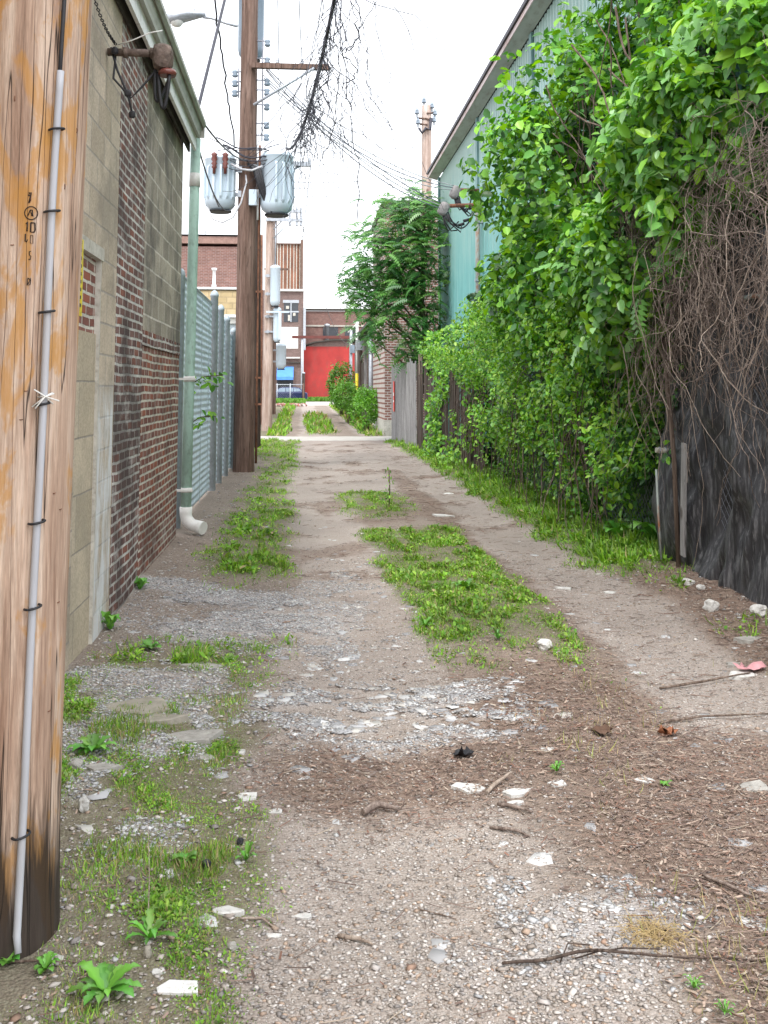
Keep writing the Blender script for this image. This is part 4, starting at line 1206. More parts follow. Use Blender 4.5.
# compound leaf (tree of heaven): arching stalk with paired leaflets
def compound_template(npair=7):
    V = []; F = []
    def q(a, b, c, d):
        o_ = len(V); V.extend([a, b, c, d]); F.append((o_, o_ + 1, o_ + 2, o_ + 3))
    for k in range(npair):
        s_ = .15 + .85 * k / npair
        z = .22 * math.sin(s_ * 2.2) - .35 * s_ * s_
        L = .27 * math.sin(.5 + 2.2 * s_) ** .7 if s_ < .97 else .12
        for sd in (-1, 1):
            b0 = Vector((0, s_, z)); tip = Vector((sd * L, s_ + .10, z - .10 * L / .27))
            mid = b0.lerp(tip, .4)
            q(b0, mid + Vector((0, -.07, .012)), tip, mid + Vector((0, .07, .012)))
    q(Vector((0, .97, -.2)), Vector((.04, 1.08, -.25)), Vector((0, 1.22, -.34)), Vector((-.04, 1.08, -.25)))
    for k in range(5):
        s0, s1 = k / 5, (k + 1) / 5
        z = lambda s_: .22 * math.sin(s_ * 2.2) - .35 * s_ * s_
        q(Vector((-.006, s0, z(s0))), Vector((.006, s0, z(s0))), Vector((.006, s1, z(s1))), Vector((-.006, s1, z(s1))))
    return np.array([tuple(v) for v in V]), F
CV, CF = compound_template()

# ================================================================== RIGHT SIDE
# ------------------------------------------------------------------ green metal building
SX = 4.25
def make_shed():
    t = thing('metal_warehouse', 'tall green ribbed metal building rising behind the vines on the right', 'building')
    b = MB()
    b.corrug(4.0, 31.0, 0, 8.28, SX, .2, .028)
    o = b.build('siding', M['siding'], t)
    b = MB(); b.bx(SX + .03, 16, 30.9, 31.0, 0, 8.3); b.bx(SX + .03, 16, 4.0, 4.1, 0, 8.3); b.bx(15.9, 16, 4.1, 30.9, 0, 8.3)
    b.build('end_wall', M['siding'], t)
    b = MB(); b.prism_y([(SX - .3, 8.45), (SX + .05, 8.52), (10, 10.2), (16.2, 8.52), (16.2, 8.6), (10, 10.3), (SX - .32, 8.52)], 3.9, 31.35)
    b.build('roof', M['roofing'], t)
    b = MB(); b.prism_y([(SX - .28, 8.36), (SX - .02, 8.28), (SX - .02, 8.32), (SX - .28, 8.40)], 3.9, 31.3)
    b.build('eave_soffit', M['eave_metal'], t)
    b = MB(); b.bx(SX - .305, SX - .282, 3.9, 31.32, 8.36, 8.47); b.build('eave_fascia', M['eave_white'], t)
    b = MB(); b.bx(SX - .35, SX - .322, 3.9, 31.34, 8.47, 8.56); b.build('drip_edge', M['roof_edge_dark'], t)
    for yy, n_ in ((30.85, 'corner_trim'), (23.9, 'seam_cover'), (18.0, 'seam_cover'), (12, 'seam_cover')):
        b = MB(); b.bx(SX - .05, SX - .003, yy - .1, yy + .1, 0, 8.27); b.build(n_, M['siding_dark'], t)
    # conduit pipe up the wall
    b = MB(); b.tube([(SX - .12, 23.4, 2.0), (SX - .12, 23.4, 4.6), (SX - .12, 23.4, 6.4)], .055, 12)
    p_ = b.build('riser_pipe', M['rust_pipe'], t)
    for z in (2.8, 4.2, 5.6):
        b = MB(); b.bx(SX - .19, SX - .004, 23.33, 23.47, z - .03, z + .03); b.build('strap', M['steel'], p_)
    settle(t, (SX, 17, 0))
M['eave_metal'] = simple('eave_soffit_metal', (.38, .42, .4), .6, .15, 4, 0, (.16, .12, .09), .5, (1, .3, 1))
M['eave_white'] = simple('eave_white_trim', (.6, .5, .5), .6, .2, 3, 0, (.35, .14, .09), .6, (1, .25, 1))
M['siding_dark'] = simple('faded_green_trim', (.13, .25, .25), .55, .15, 4, 0, (.1, .1, .08), .4, (1, 1, .3))
M['rust_pipe'] = simple('rust_streaked_pipe', (.32, .36, .34), .7, .2, 4, 0, (.35, .12, .04), .9, (1, 1, .5))
make_shed()

# two weatherheads on arms from the metal wall
def weatherhead_arm(pe, pw, lab, seed):
    r = random.Random(seed)
    t = thing('service_weatherhead', lab, 'weatherhead', 'weatherheads')
    b = MB(); b.tube([pw, pw.lerp(pe, .5), pe], .045, 12); b.build('pipe', M['rust'], t)
    d = (pe - pw).normalized()
    b = MB(); m = Matrix.Rotation(R(25), 3, 'Y'); b.blob(pe + d * .1 + Vector((0, 0, -.06)), (.27, .2, .36), r, 3, .06, m)
    b.build('hood', M['weatherhead'], t)
    b = MB()
    for k in range(5):
        s0 = pe + d * (.12 - .03 * k) + Vector((0, -.02 * k, -.2)); L = r.uniform(.25, .45)
        b.tube([s0, s0 + Vector((.03, 0, -L * .5)), s0 + Vector((.12 + .04 * k, 0, -L)), s0 + Vector((.3, .0, -L * (.95 if k % 2 else .6)))], .016, 6)
    s0 = pe + d * .0 + Vector((0, 0, -.15))
    b.tube(loop(s0, pw.lerp(pe, .3) + Vector((0, 0, .0)), .45, 0), .018, 6)
    b.build('drip_loop', M['black'], t)
    for k in range(2):
        b = MB(); c = s0 + Vector((.3 + .12 * k, -.02, -.28 + .1 * k)); b.tube([c - Vector((.07, 0, .02)), c + Vector((.07, 0, .02))], .035, 8); b.build('splice_connector', M['black'], t)
    settle(t, pw); return t
WA = at(444, 207, 22.5); weatherhead_arm(at(448, 206, 22.5), Vector((SX - .02, 22.5, at(468, 204, 22.5).z)), 'lower weatherhead on a rusty arm from the green metal wall', 3)
WB = at(455, 190, 23.4); weatherhead_arm(at(459, 190, 23.2), Vector((SX - .1, 23.35, at(475, 190, 23.3).z)), 'upper weatherhead at the top of the rusty wall pipe', 4)

# ------------------------------------------------------------------ fences on the right
# grey plank gate beside the cottage brick
t = thing('plank_fence', 'pale grey upright plank fence beside the brick corner past the tree', 'fence')
y = 29.2
while y < 34.9:
    pass
    break
r_ = random.Random(9)
y = 27.0; k = 0
while y < 32.6:
    w = r_.uniform(.14, .2); h = 2.45 + r_.uniform(-.08, .1)
    x = 3.05 + (y - 27) * -.03
    b = MB(); m = Matrix.Rotation(r_.uniform(-.03, .03), 3, 'X')
    b.box((x, y + w / 2, h / 2 - .05), (.025, w - .012, h), m)
    b.build('plank', M['plank_grey'], t); y += w; k += 1
for z in (.5, 1.9):
    b = MB(); b.bx(3.08, 3.13, 27, 32.6, z, z + .09); b.build('rail', M['plank_grey'], t)
settle(t, (3.1, 30, 0))
t = thing('plank_fence', 'rotting dark brown plank fence half swallowed by the green vines', 'fence')
y = 18.2
while y < 26.9:
    w = r_.uniform(.13, .19); h = 2.3 + r_.uniform(-.35, .15)
    x = 3.3 - (y - 18.2) * .025 + r_.uniform(-.02, .02)
    b = MB(); m = Matrix.Rotation(r_.uniform(-.06, .06), 3, 'X')
    b.box((x, y + w / 2, h / 2 - .05), (.025, w - .01, h), m)
    b.build('plank', M['plank_dark'], t); y += w + (.0 if r_.random() < .85 else .06)
for yy in (19.2, 21.6, 24.1, 26.6):
    b = MB(); b.tube([(3.36 - (yy - 18) * .025, yy, -.1), (3.34 - (yy - 18) * .025, yy, 2.55)], .055, 8); b.build('post', M['bark'], t)
settle(t, (3.2, 22, 0))
# red notice on the grey planks
t = thing('notice_sign', 'small upright red and white notice nailed to the pale grey planks', 'sign')
c = at(394.5, 401, 32.0)
b = MB(); b.box((2.87, 31.7, c.z + .15), (.012, .34, .95)); b.build('board', M['red_sign'], t)
b = MB(); b.box((2.861, 31.7, c.z + .22), (.004, .26, .1)); b.box((2.861, 31.7, c.z), (.004, .26, .07)); b.build('print', M['white_paint'], t)
settle(t, (2.87, 31.7, c.z))

# chain link run with black shade cloth near the camera
t = thing('chain_link_fence', 'rusty chain link fence posts and wire buried in vines behind the black cloth', 'fence')
CX = 3.42
for yy, tilt in ((5.6, 0), (8.35, .02), (11.2, .02), (14.2, 0), (17.4, 0)):
    b = MB(); b.tube([(CX, yy, -.1), (CX - tilt, yy, 1.2), (CX - tilt * 2, yy, 2.35)], .03, 10); b.build('post', M['rust_pipe'], t)
b = MB(); b.tube([(CX, 5.6, 2.3), (CX - .04, 11, 2.33), (CX, 17.4, 2.3)], .02, 8); b.build('top_rail', M['rust_pipe'], t)
b = MB()
yy = 5.6; p_ = .065
seg = []
while yy < 17.4:
    for s_ in (1, -1):
        zt = 2.3
        y1 = yy + s_ * zt
        pts = [(CX, yy, .05), (CX - .012, (yy + y1) / 2, 1.2), (CX, y1, 2.3)]
        if 5.6 <= y1 <= 17.4: b.tube(pts, .0022, 3, False)
    yy += p_ * 1.5
b.build('wire_mesh', M['wire'], t)
settle(t, (CX, 11, 0))
# shade cloth: hangs in loose vertical folds
nY, nZ = 190, 60
vs = []
for i in range(nY):
    y = 4.2 + (9.0 - 4.2) * i / (nY - 1)
    for k in range(nZ):
        z = .02 + 2.75 * k / (nZ - 1)
        f = float(fbm(y * 2.0 + .5 * math.sin(z * 2), z * .9, 1, 4, 12)) - .5
        f2 = float(fbm(y * 8 + z * 1.5, z * 2.6, 1, 4, 14)) - .5
        vs.append((3.36 + .34 * f + .13 * f2 - .05 * (1 - z / 2.7) ** 3, y + .05 * f2 + (.05 * math.sin(z * 2.1) if i == nY - 1 else 0), z + (.1 * f if k in (0, nZ - 1) else 0)))
b = MB(); b.add(vs, [(i * nZ + k, (i + 1) * nZ + k, (i + 1) * nZ + k + 1, i * nZ + k + 1) for i in range(nY - 1) for k in range(nZ - 1)], True)
o = b.build('shade_cloth', M['tarp']); tag(o, 'black shade cloth hanging in folds on the fence at the right edge', 'cloth')
sm_ = o.modifiers.new('thick', 'SOLIDIFY'); sm_.thickness = .006
# loose post with a broken white pipe in front of the cloth edge
t = thing('fence_post', 'leaning bleached post with a grey split plank standing at the edge of the black cloth', 'post')
c = atg(697, 556, .03)
b = MB(); b.tube([(3.24, 8.55, -.05), (3.22, 8.55, 1.0), (3.17, 8.6, 2.1)], .022, 8); b.build('pole', M['bark'], t)
b = MB(); m = Matrix.Rotation(R(-6), 3, 'Y')
b.box((3.2, 8.3, .68), (.02, .085, .95), Matrix.Rotation(.1, 3, 'X')); b.build('split_plank', M['plank_grey'], t)
b = MB(); b.tube([(3.14, 8.7, .12), (3.13, 8.72, .5), (3.12, 8.72, .9)], .010, 8); b.build('thin_pipe', M['rust_pipe'], t)
settle(t, (3.22, 8.5, 0))
t = thing('fence_bracket', 'short pale ribbed bracket sticking out of the vines beside the leaning post', 'bracket')
c = at(673, 450, 8.9)
b = MB(); b.tube([(c.x - .16, 8.9, c.z), (c.x + .13, 8.9, c.z - .02)], .024, 10)
b.build('bar', M['old_white'], t)
for k in range(5):
    b = MB(); x = c.x - .13 + k * .055; b.tube([(x, 8.9, c.z - .002 * k), (x + .012, 8.9, c.z - .002 * k)], .03, 10); b.build('ring', M['steel'], t)
settle(t, c)
t = thing('utility_pole', 'weathered grey pole top standing up out of the leafy vines, upper right', 'utility pole', GP)
p = at(706, 60, 9.2)
pole_shaft((p.x + .05, 9.2, -.2), (p.x + .02, 9.2, 6.3), .062, .055, M['plank_grey'], t, 14); settle(t, (p.x, 9.2, 0))
t = thing('vent_pipe', 'leaning grey pipe poking out of the vines at the right edge', 'pipe')
b = MB(); p = at(753, 88, 8.6); q = at(790, 20, 8.6); b.tube([p - (q - p), p, q, q + (q - p)], .045, 12)
b.build('pipe', M['conduit'], t); settle(t, p)

# ------------------------------------------------------------------ vines
LG = [(.15, .36, .03), (.2, .45, .035), (.085, .26, .035), (.24, .51, .05), (.055, .18, .035), (.15, .39, .07)]
LY = [(.21, .44, .03), (.29, .52, .045), (.15, .38, .03), (.1, .27, .03), (.34, .54, .08)]
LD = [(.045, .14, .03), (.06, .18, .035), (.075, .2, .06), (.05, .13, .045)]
LB = [(.2, .42, .13), (.28, .5, .2), (.15, .36, .08)]

def palr(r, cols, n, var=.18):
    cols = np.array(cols); c = cols[r.randint(len(cols), size=n)]
    return np.clip(c * (1 + r.uniform(-var, var, (n, 1))), 0, 1)

def crown_points(r, n, blobs, depth=.35):
    """points in the outer shell of a union of lumpy ellipsoids"""
    out = []; nrm = []
    w = np.array([b[3] * b[4] + b[4] * b[5] + b[3] * b[5] for b in blobs]); w = w / w.sum()
    while sum(len(o) for o in out) < n:
        m = n
        k = r.choice(len(blobs), m, p=w); B = np.array(blobs)[k]
        u = rand_unit(r, m)
        lump = 1 + .5 * (fbm(u[:, 0] * 2.2 + k * 3.1 + u[:, 2] * 1.3, u[:, 1] * 2.2 + u[:, 2] * 2.2, 1, 3, 4) - .5) * 2
        rr = lump * (1 - depth * r.rand(m) ** 1.6)
        p = B[:, :3] + u * B[:, 3:6] * rr[:, None]
        keep = np.ones(m, bool)
        for b in blobs:
            q = (p - np.array(b[:3])) / (np.array(b[3:6]) * .62)
            keep &= (q ** 2).sum(1) > 1
        # drop whole clumps so that gaps show
        g = fbm(p[:, 0] * 1.9 + p[:, 2] * .7, p[:, 1] * 1.9 - p[:, 2] * 1.3, 1, 3, 19)
        keep &= g > .36 + .1 * r.rand(m)
        out.append(p[keep]); nrm.append(u[keep])
    return np.concatenate(out)[:n], np.concatenate(nrm)[:n]

def vine_stems(name, parent, starts, r, rad=(.004, .012), L=(1.0, 2.6), mat=None, down=.8, step=.12, wander=.5, yb=0.):
    b = MB()
    for s0 in starts:
        p = Vector(s0); d = Vector((r.uniform(-.4, .2), r.uniform(-.6, .6), -down)); pts = [p.copy()]
        n_ = int(r.uniform(*L) / step)
        for k in range(n_):
            d += Vector((r.gauss(0, wander) * .5, r.gauss(0, wander), r.gauss(0, wander * .6) - .05)) * .55
            d.normalize(); d.z -= .12 * down
            p = p + d * step
            p.x += (3.12 + yb - p.x) * .12
            if p.z < .02: break
            pts.append(p.copy())
        if len(pts) < 3: continue
        a = r.uniform(*rad)
        b.tube(pts, [a * (1 - .6 * i / len(pts)) for i in range(len(pts))], 5, False)
    return b.build(name, mat or M['bark'], parent)

def far_clip(p, x_min):
    return p

# lower curtain over the fence
r1 = np.random.RandomState(21)
def curtain(n, y0, y1, zt, xf, thick, r, hole=.4):
    y = y0 + (y1 - y0) * r.rand(n * 3); z = .12 + (zt(y) - .12) * r.rand(n * 3)
    g = fbm(y * 1.3, z * 1.5, 1, 4, 33)
    x = xf(y, z) - .5 * (g - .5) * 2.2 + thick * r.rand(n * 3) ** 1.5
    keep = fbm(y * 2.1, z * 2.1, 1, 3, 44) > hole * (.75 + .5 * r.rand(n * 3)) * (1 + .25 * (z < .8))
    p = np.stack([x, y, z], 1)[keep][:n]
    return p
t = thing('climbing_vine', 'bright yellow green vine curtain draped over the fence below the metal wall', 'vine')
p = curtain(30000, 9.2, 21.5, lambda y: 2.65 + .35 * np.sin(y * .9) + .4 * (y < 15), lambda y, z: 3.22 - .16 * z - .018 * (y - 9) + .18 * sst(0, .7, .7 - z), .5, r1, .38)
k_ = p[:, 1] < 16.2 + 4.2 * (p[:, 2] > 1.9 - .25 * np.sin(p[:, 1] * 3)) + .8 * r1.rand(len(p)); p = p[k_]
c = palr(r1, LY + LY + LG, len(p)); c *= (.65 + .7 * fbm(p[:, 1] * 1.5, p[:, 2] * 1.5, 1, 3, 3))[:, None]
leaf_cloud('foliage', p, .035 + .055 * r1.rand(len(p)), c, M['leaf'], t, .45, (-.9, -.4, 1.3), 5, .95)
rr_ = random.Random(31)
vine_stems('stems', t, [(rr_.uniform(3.1, 3.3), rr_.uniform(9.2, 21), rr_.uniform(1.2, 2.7)) for _ in range(120)], rr_)
settle(t, (3.3, 15, 0))

t = thing('climbing_vine', 'loose green vine straggling over the rotting dark planks', 'vine')
y_ = 17.5 + 6.5 * r1.rand(9000); z_ = .05 + 2.9 * r1.rand(9000)
k_ = fbm(y_ * 1.1, z_ * .9, 1, 3, 64) > .63 - .05 * (z_ > 2.1)
p = np.stack([3.3 - (y_ - 18.2) * .025 - .04 - .3 * r1.rand(9000) ** 2, y_, z_], 1)[k_]
leaf_cloud('foliage', p, .05 + .08 * r1.rand(len(p)), palr(r1, LG + LY[:3], len(p)), M['leaf'], t, .5, (-.8, -.6, 1), 66)
settle(t, (3.2, 22, 0))

# tall vine mass over and behind the fence
t = thing('climbing_vine', 'huge dense mass of mid green vine climbing above the fence to the top right', 'vine')
BL1 = [(3.5, 11.4, 4.3, 1.55, 1.7, 1.5), (4.25, 12.6, 5.0, 1.2, 1.9, 1.2), (4.1, 9.6, 3.6, 1.35, 1.6, 1.3), (3.3, 9.6, 2.9, .75, 1.3, 1.0), (4.3, 8.6, 4.6, 1.2, 1.8, 1.7),
       (4.35, 10.2, 5.8, 1.35, 2.0, 1.3), (3.2, 12.8, 3.0, .75, 1.5, .9), (4.3, 7.0, 5.2, .9, 1.6, 1.4)]
p, nr = crown_points(r1, 46000, BL1, .38)
k = p[:, 0] < 4.19 ; p, nr = p[k], nr[k]
c = palr(r1, LG + LG + LG + LY[:2] + LD, len(p), .3); c *= (.55 + .95 * fbm(p[:, 1] * 1.2 + p[:, 0], p[:, 2] * 1.2, 1, 3, 3))[:, None]
leaf_cloud('foliage', p, .05 + .115 * r1.rand(len(p)) ** 1.5, c, M['leaf'], t, .35, nr * .8 + np.array([-.3, -.3, 1.2]), 6, 1.15)
# inner leaves that close the mass, tint darkened as shade between leaves
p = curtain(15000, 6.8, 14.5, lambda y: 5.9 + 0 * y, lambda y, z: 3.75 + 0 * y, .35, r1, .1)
leaf_cloud('darkened_inner_foliage', p, .08 + .06 * r1.rand(len(p)), palr(r1, LD, len(p)) * .7, M['leaf'], t, .4, (-1.2, -.4, .3), 8)
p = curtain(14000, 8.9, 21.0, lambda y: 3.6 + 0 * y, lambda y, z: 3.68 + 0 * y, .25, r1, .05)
leaf_cloud('darkened_inner_foliage', p, .08 + .07 * r1.rand(len(p)), palr(r1, LD, len(p)) * .6, M['leaf'], t, .4, (-1.2, -.4, .3), 18)  # lower backing leaves, inner shade of the hedge put into their tint
rr_ = random.Random(37)
vine_stems('stems', t, [(rr_.uniform(2.7, 3.8), rr_.uniform(8.5, 13.5), rr_.uniform(3.0, 5.6)) for _ in range(90)], rr_, (.005, .014), (.8, 2.5), yb=.25)
settle(t, (3.9, 10.5, 0))

# pale drooping leaves in front
t = thing('climbing_vine', 'pale large leaved vine drooping over the brown tangle above the black cloth', 'vine')
BL2 = [(3.05, 8.6, 3.05, .55, 1.0, .75), (3.15, 8.0, 3.7, .6, 1.0, .7), (3.1, 9.4, 2.6, .45, .9, .7), (3.3, 7.2, 4.1, .6, .9, .5)]
p, nr = crown_points(r1, 9000, BL2, .5)
c = palr(r1, LB + LY[:3] + LG, len(p))
leaf_cloud('foliage', p, .06 + .12 * r1.rand(len(p)) ** 1.4, c, M['leaf'], t, .5, nr + np.array([-.5, -.5, 1.4]), 9, .8)
# a few sprays of paired leaves
m_ = 16
q, nr = crown_points(r1, m_, BL2, .2)
tt = nr + rand_unit(r1, m_) * .5; tt[:, 2] -= .2
for i in range(m_):
    me = scatter_mesh('frond', CV, CF, q[i:i + 1], basis_from(tt[i:i + 1], np.array([[-.2, -.3, 1.]])), .3 + .2 * r1.rand(1), palr(r1, LB, 1))
    link('frond', me, M['leaf'], t)
settle(t, (3.2, 8.4, 1.8))

# leafy fringe of the mass that breaks its outline
t = thing('climbing_vine', 'dark vine growing low between the leaning post and the bright curtain', 'vine')
p = curtain(6500, 8.7, 11.5, lambda y: 2.1 + 0 * y, lambda y, z: 3.38 - .05 * z, .3, r1, .42)
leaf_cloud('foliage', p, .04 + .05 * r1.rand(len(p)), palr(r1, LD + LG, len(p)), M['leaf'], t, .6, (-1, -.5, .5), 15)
settle(t, (3.35, 10, 0))

# brown tangle of dead vines
t = thing('dead_vine', 'thick tangle of bare brown vines hanging over the black cloth', 'vine')
rr_ = random.Random(41)
st = [(rr_.uniform(2.95, 3.4), rr_.uniform(5.6, 9.3), rr_.uniform(2.3, 3.65) - (.5 if rr_.random() < .3 else 0)) for _ in range(1150)]
vine_stems('stems', t, st, rr_, (.0013, .0042), (.3, 1.5), M['twig_brown'], .32, .07, .8, -.02)
st = [(rr_.uniform(2.85, 3.2), rr_.uniform(7.0, 9.6), rr_.uniform(2.0, 3.4)) for _ in range(70)]
st = [(a_, b_, c_) if i_ % 2 else (a_, b_ - 1.2, c_ + .3) for i_, (a_, b_, c_) in enumerate(st)]
vine_stems('pale_runner', t, st, rr_, (.002, .0055), (.6, 2.2), M['twig_pale'], .6, .09, .65, -.1)
settle(t, (3.2, 7.5, 1.5))

# ------------------------------------------------------------------ tree of heaven
t = thing('tree', 'dark green feathery leaved tree leaning over the alley by the metal wall corner', 'tree')
r2 = np.random.RandomState(61); rt = random.Random(61)
YT = 29.5
def tp(pxx, pyy, dy=0): return at(pxx, pyy, YT + dy)
b = MB()
b.tube([(3.75, YT, -.1), (3.72, YT, 1.5), (3.6, YT - .1, 3.0), (3.5, YT - .1, 4.5), (3.55, YT, 6.2), (3.6, YT, 7.3)], [.11, .09, .075, .06, .04, .015], 10)
b.build('trunk', M['bark'], t)
clusters = [(425, 208, .5, 20, 26), (432, 222, -.3, 22, 26), (405, 215, .2, 30, 26), (385, 235, .4, 30, 26), (365, 262, 0, 24, 20), (395, 262, -.6, 34, 28),
            (425, 258, -.6, 26, 34), (368, 292, .1, 26, 22), (352, 285, .4, 14, 14), (398, 300, -.5, 34, 28), (428, 305, -.5, 24, 34), (380, 318, .2, 28, 16), (372, 340, 0, 14, 14),
            (425, 345, -.4, 24, 26), (408, 345, 0, 16, 20), (432, 370, -.3, 14, 12), (415, 362, .2, 16, 14)]
b = MB(); P_ = []; T_ = []
clusters += [(358, 235, 3, 12, 12), (350, 300, 1, 12, 10), (380, 205, 2, 14, 12), (392, 280, .5, 26, 22), (365, 275, 2, 20, 22), (412, 280, .2, 24, 26), (412, 230, .5, 24, 26)]
for (cx, cy, dy, rx, ry) in clusters:
    c0 = tp(cx, cy, dy); sc = YT / 1000
    tr = Vector((3.58, YT, max(1.5, c0.z - 1.0 - .25 * abs(c0.x - 3.6))))
    mid = tr.lerp(c0, .5) + Vector((0, 0, .15))
    b.tube([tr, mid, c0], [.045, .03, .012], 6)
    n_ = int(rx * ry * .155)
    for k in range(n_):
        u = Vector((rt.gauss(0, .5), rt.gauss(0, .5), rt.gauss(0, .5)))
        p = c0 + Vector((u.x * rx * sc, u.y * .9, u.z * ry * sc))
        d = (p - c0 - Vector((0, 0, -.15)));
        if d.length < .05: d = Vector((-1, 0, 0))
        d.normalize(); d.z = d.z * .35 - .25; d += Vector((rt.gauss(0, .8), rt.gauss(0, .8), rt.gauss(0, .15)))
        P_.append(p - d * .25); T_.append(d)
b.build('limbs', M['bark'], t)
P_ = np.array([tuple(v) for v in P_]); T_ = np.array([tuple(v) for v in T_]); m_ = len(P_)
me = scatter_mesh('crown', CV, CF, P_, basis_from(T_, np.tile([0, -.4, 1.], (m_, 1)) + rand_unit(r2, m_) * .35), .34 + .22 * r2.rand(m_), palr(r2, [(.06, .2, .05), (.08, .25, .05), (.12, .3, .06), (.05, .16, .045), (.17, .36, .09)], m_))
link('crown', me, M['leaf'], t)
settle(t, (3.75, YT, 0))

# ------------------------------------------------------------------ far pole on the right
t = thing('utility_pole', 'grey pole top with a crown of dark insulators standing beyond the metal building', 'utility pole', GP)
YR = 46
p = at(426, 175, YR); q = at(426.5, 106, YR)
pole_shaft((p.x, YR, -.2), q, .27, .22, M['pole_pale'], t, 16)
b = MB()
for (x, yy) in ((417, 118), (435, 119), (420, 124), (433, 113)):
    c = at(x, yy, YR); b.tube([Vector((q.x, YR - .25, c.z - .1)), c], .05, 6)
b.build('bracket', M['pole_far'], t)
for (x, yy) in ((417, 114), (435, 115), (432, 108), (424, 103), (434, 122), (418, 124)):
    c = at(x, yy, YR - .1); b = MB(); insulator(b, c, .11, .3); b.build('insulator', M['tank_dark'], t)
b = MB(); b.tube([at(419, 128, YR - .3), at(422, 133, YR - .3), at(426, 128, YR - .3), at(430, 130, YR - .3), at(431, 118, YR - .3)], .07, 6); b.build('jumper_wire', M['cable'], t)
settle(t, (p.x, YR, 0))

# ------------------------------------------------------------------ brick cottage corner and what stands beyond
t = thing('brick_building', 'narrow dark brick building corner with a white painted base behind the tree', 'building')
x0 = at(372, 213, 41).x
b = MB(); b.bx(2.86, 9, 35.2, 41, .55, at(372, 216, 38).z - .15); b.build('wall', M['brick_cottage'], t)
b = MB(); b.bx(2.83, 9.03, 35.17, 41.03, -.1, .55); b.build('base_course', M['old_white'], t)
b = MB(); z_ = at(372, 216, 38).z - .15; b.bx(2.78, 9.1, 35.1, 41.1, z_, z_ + .22); b.build('coping', M['soffit'], t)
settle(t, (3, 38, 0))
t = thing('garage', 'low weathered brown garage row with grey door posts beyond the brick corner', 'building')
b = MB(); b.bx(3.12, 8, 42.2, 60, 0, 4.6); b.build('wall', M['brick_side'], t)
b = MB(); b.prism_y([(2.7, 4.35), (8, 5.0), (8, 5.1), (2.7, 4.47)], 42, 60.2); b.build('roof', M['roofing'], t)
for i, yy in enumerate((43.5, 46.0, 49, 53, 58)):
    b = MB(); b.bx(2.98, 3.115, yy, yy + (.35 if i % 2 else .18), 0, 4.35); b.build('door_post', [M['plank_grey'], M['plank_dark']][i % 2], t)
for yy in (44.2, 50, 54.2):
    b = MB(); b.bx(3.04, 3.116, yy, yy + 2.4, .1, 3.0); d_o = b.build('door', M['plank_dark'], t)
settle(t, (3.1, 51, 0))
t = thing('service_pole', 'slim grey steel pole nearest the red building on the right verge', 'pole', 'service poles right of the alley')
p = atg(350.5, 403, .35); Yp = 62
c = at(351, 335, Yp)
b = MB(); b.tube([(c.x, Yp, 0), (c.x, Yp, at(0, 328, Yp).z)], .085, 10); b.build('post', M['steel'], t)
b = MB(); b.box((c.x + .1, Yp - .12, at(0, 348, Yp).z), (.3, .2, .5)); b.build('meter', M['tank_dark'], t)
settle(t, (c.x, Yp, 0))
t = thing('service_pole', 'white pole with a yellow painted foot and bracket arms at the top', 'pole', 'service poles right of the alley')
Yp = 50; c = at(357, 335, Yp)
b = MB(); zy = at(0, 373, Yp).z; b.tube([(c.x, Yp, zy), (c.x, Yp, at(0, 319, Yp).z)], .07, 10); b.build('post', M['white_paint'], t)
b = MB(); b.tube([(c.x, Yp, 0), (c.x, Yp, zy)], .078, 10); b.build('yellow_sleeve', M['yellow'], t)
b = MB(); zt = at(0, 322, Yp).z; b.tube([(c.x, Yp, zt), (at(349, 0, Yp).x, Yp, at(0, 331, Yp).z)], .04, 6); b.build('arm', M['white_paint'], t)
b = MB(); b.tube([(c.x, Yp, at(0, 336, Yp).z), (at(367, 0, Yp).x, Yp, at(0, 324, Yp).z)], .05, 6); b.build('arm', M['white_paint'], t)
b = MB(); b.bx(c.x - .2, c.x + .12, Yp - .05, Yp + .05, zt + .02, zt + .12); b.build('cap', M['white_paint'], t)
b = MB(); b.box((c.x + .12, Yp - .15, at(0, 344, Yp).z), (.36, .25, .5)); b.build('meter', M['steel'], t)
settle(t, (c.x, Yp, 0))
t = thing('service_pole', 'wide grey post with a round meter against the garage wall', 'pole', 'service poles right of the alley')
Yp = 43; c = at(371, 335, Yp)
b = MB(); b.tube([(c.x, Yp, 0), (c.x, Yp, at(0, 333, Yp).z)], .1, 10); b.build('post', M['steel'], t)
b = MB(); b.blob((c.x, Yp - .12, at(0, 346, Yp).z), (.32, .22, .4), rnd, 3, .05); b.build('meter', M['tank'], t)
b = MB(); b.blob((c.x + .12, Yp - .12, at(0, 326, Yp).z), (.15, .15, .16), rnd, 2, .05); b.build('lamp', M['white_paint'], t)
settle(t, (c.x, Yp, 0))

def shrub(x, y, w, h, n, lab, cols, ls, seed, group=None):
    r = np.random.RandomState(seed); q = random.Random(seed)
    t = thing('shrub', lab, 'shrub', group)
    bl = [(x + q.uniform(-.3, .3) * w, y + q.uniform(-.4, .4) * w, h * q.uniform(.35, .72), w * q.uniform(.3, .45), w * q.uniform(.4, .55), h * q.uniform(.26, .36)) for _ in range(6)]
    p, nr = crown_points(r, n, bl, .45)
    p = p[p[:, 2] > .02]; nr = nr[:len(p)]
    leaf_cloud('foliage', p, ls * (.6 + .8 * r.rand(len(p))), palr(r, cols, len(p)), M['leaf'], t, .2, (0, -.3, .7), seed)
    b = MB()
    for k in range(7):
        b.tube([(x + q.uniform(-.1, .1), y, -.05), (x + q.uniform(-.2, .2) * w, y + q.uniform(-.2, .2), h * .4), (bl[k % 6][0], bl[k % 6][1], bl[k % 6][2])], [.02, .015, .008], 5)
    b.build('stems', M['bark'], t); settle(t, (x, y, 0))
c = at(368, 420, 39)
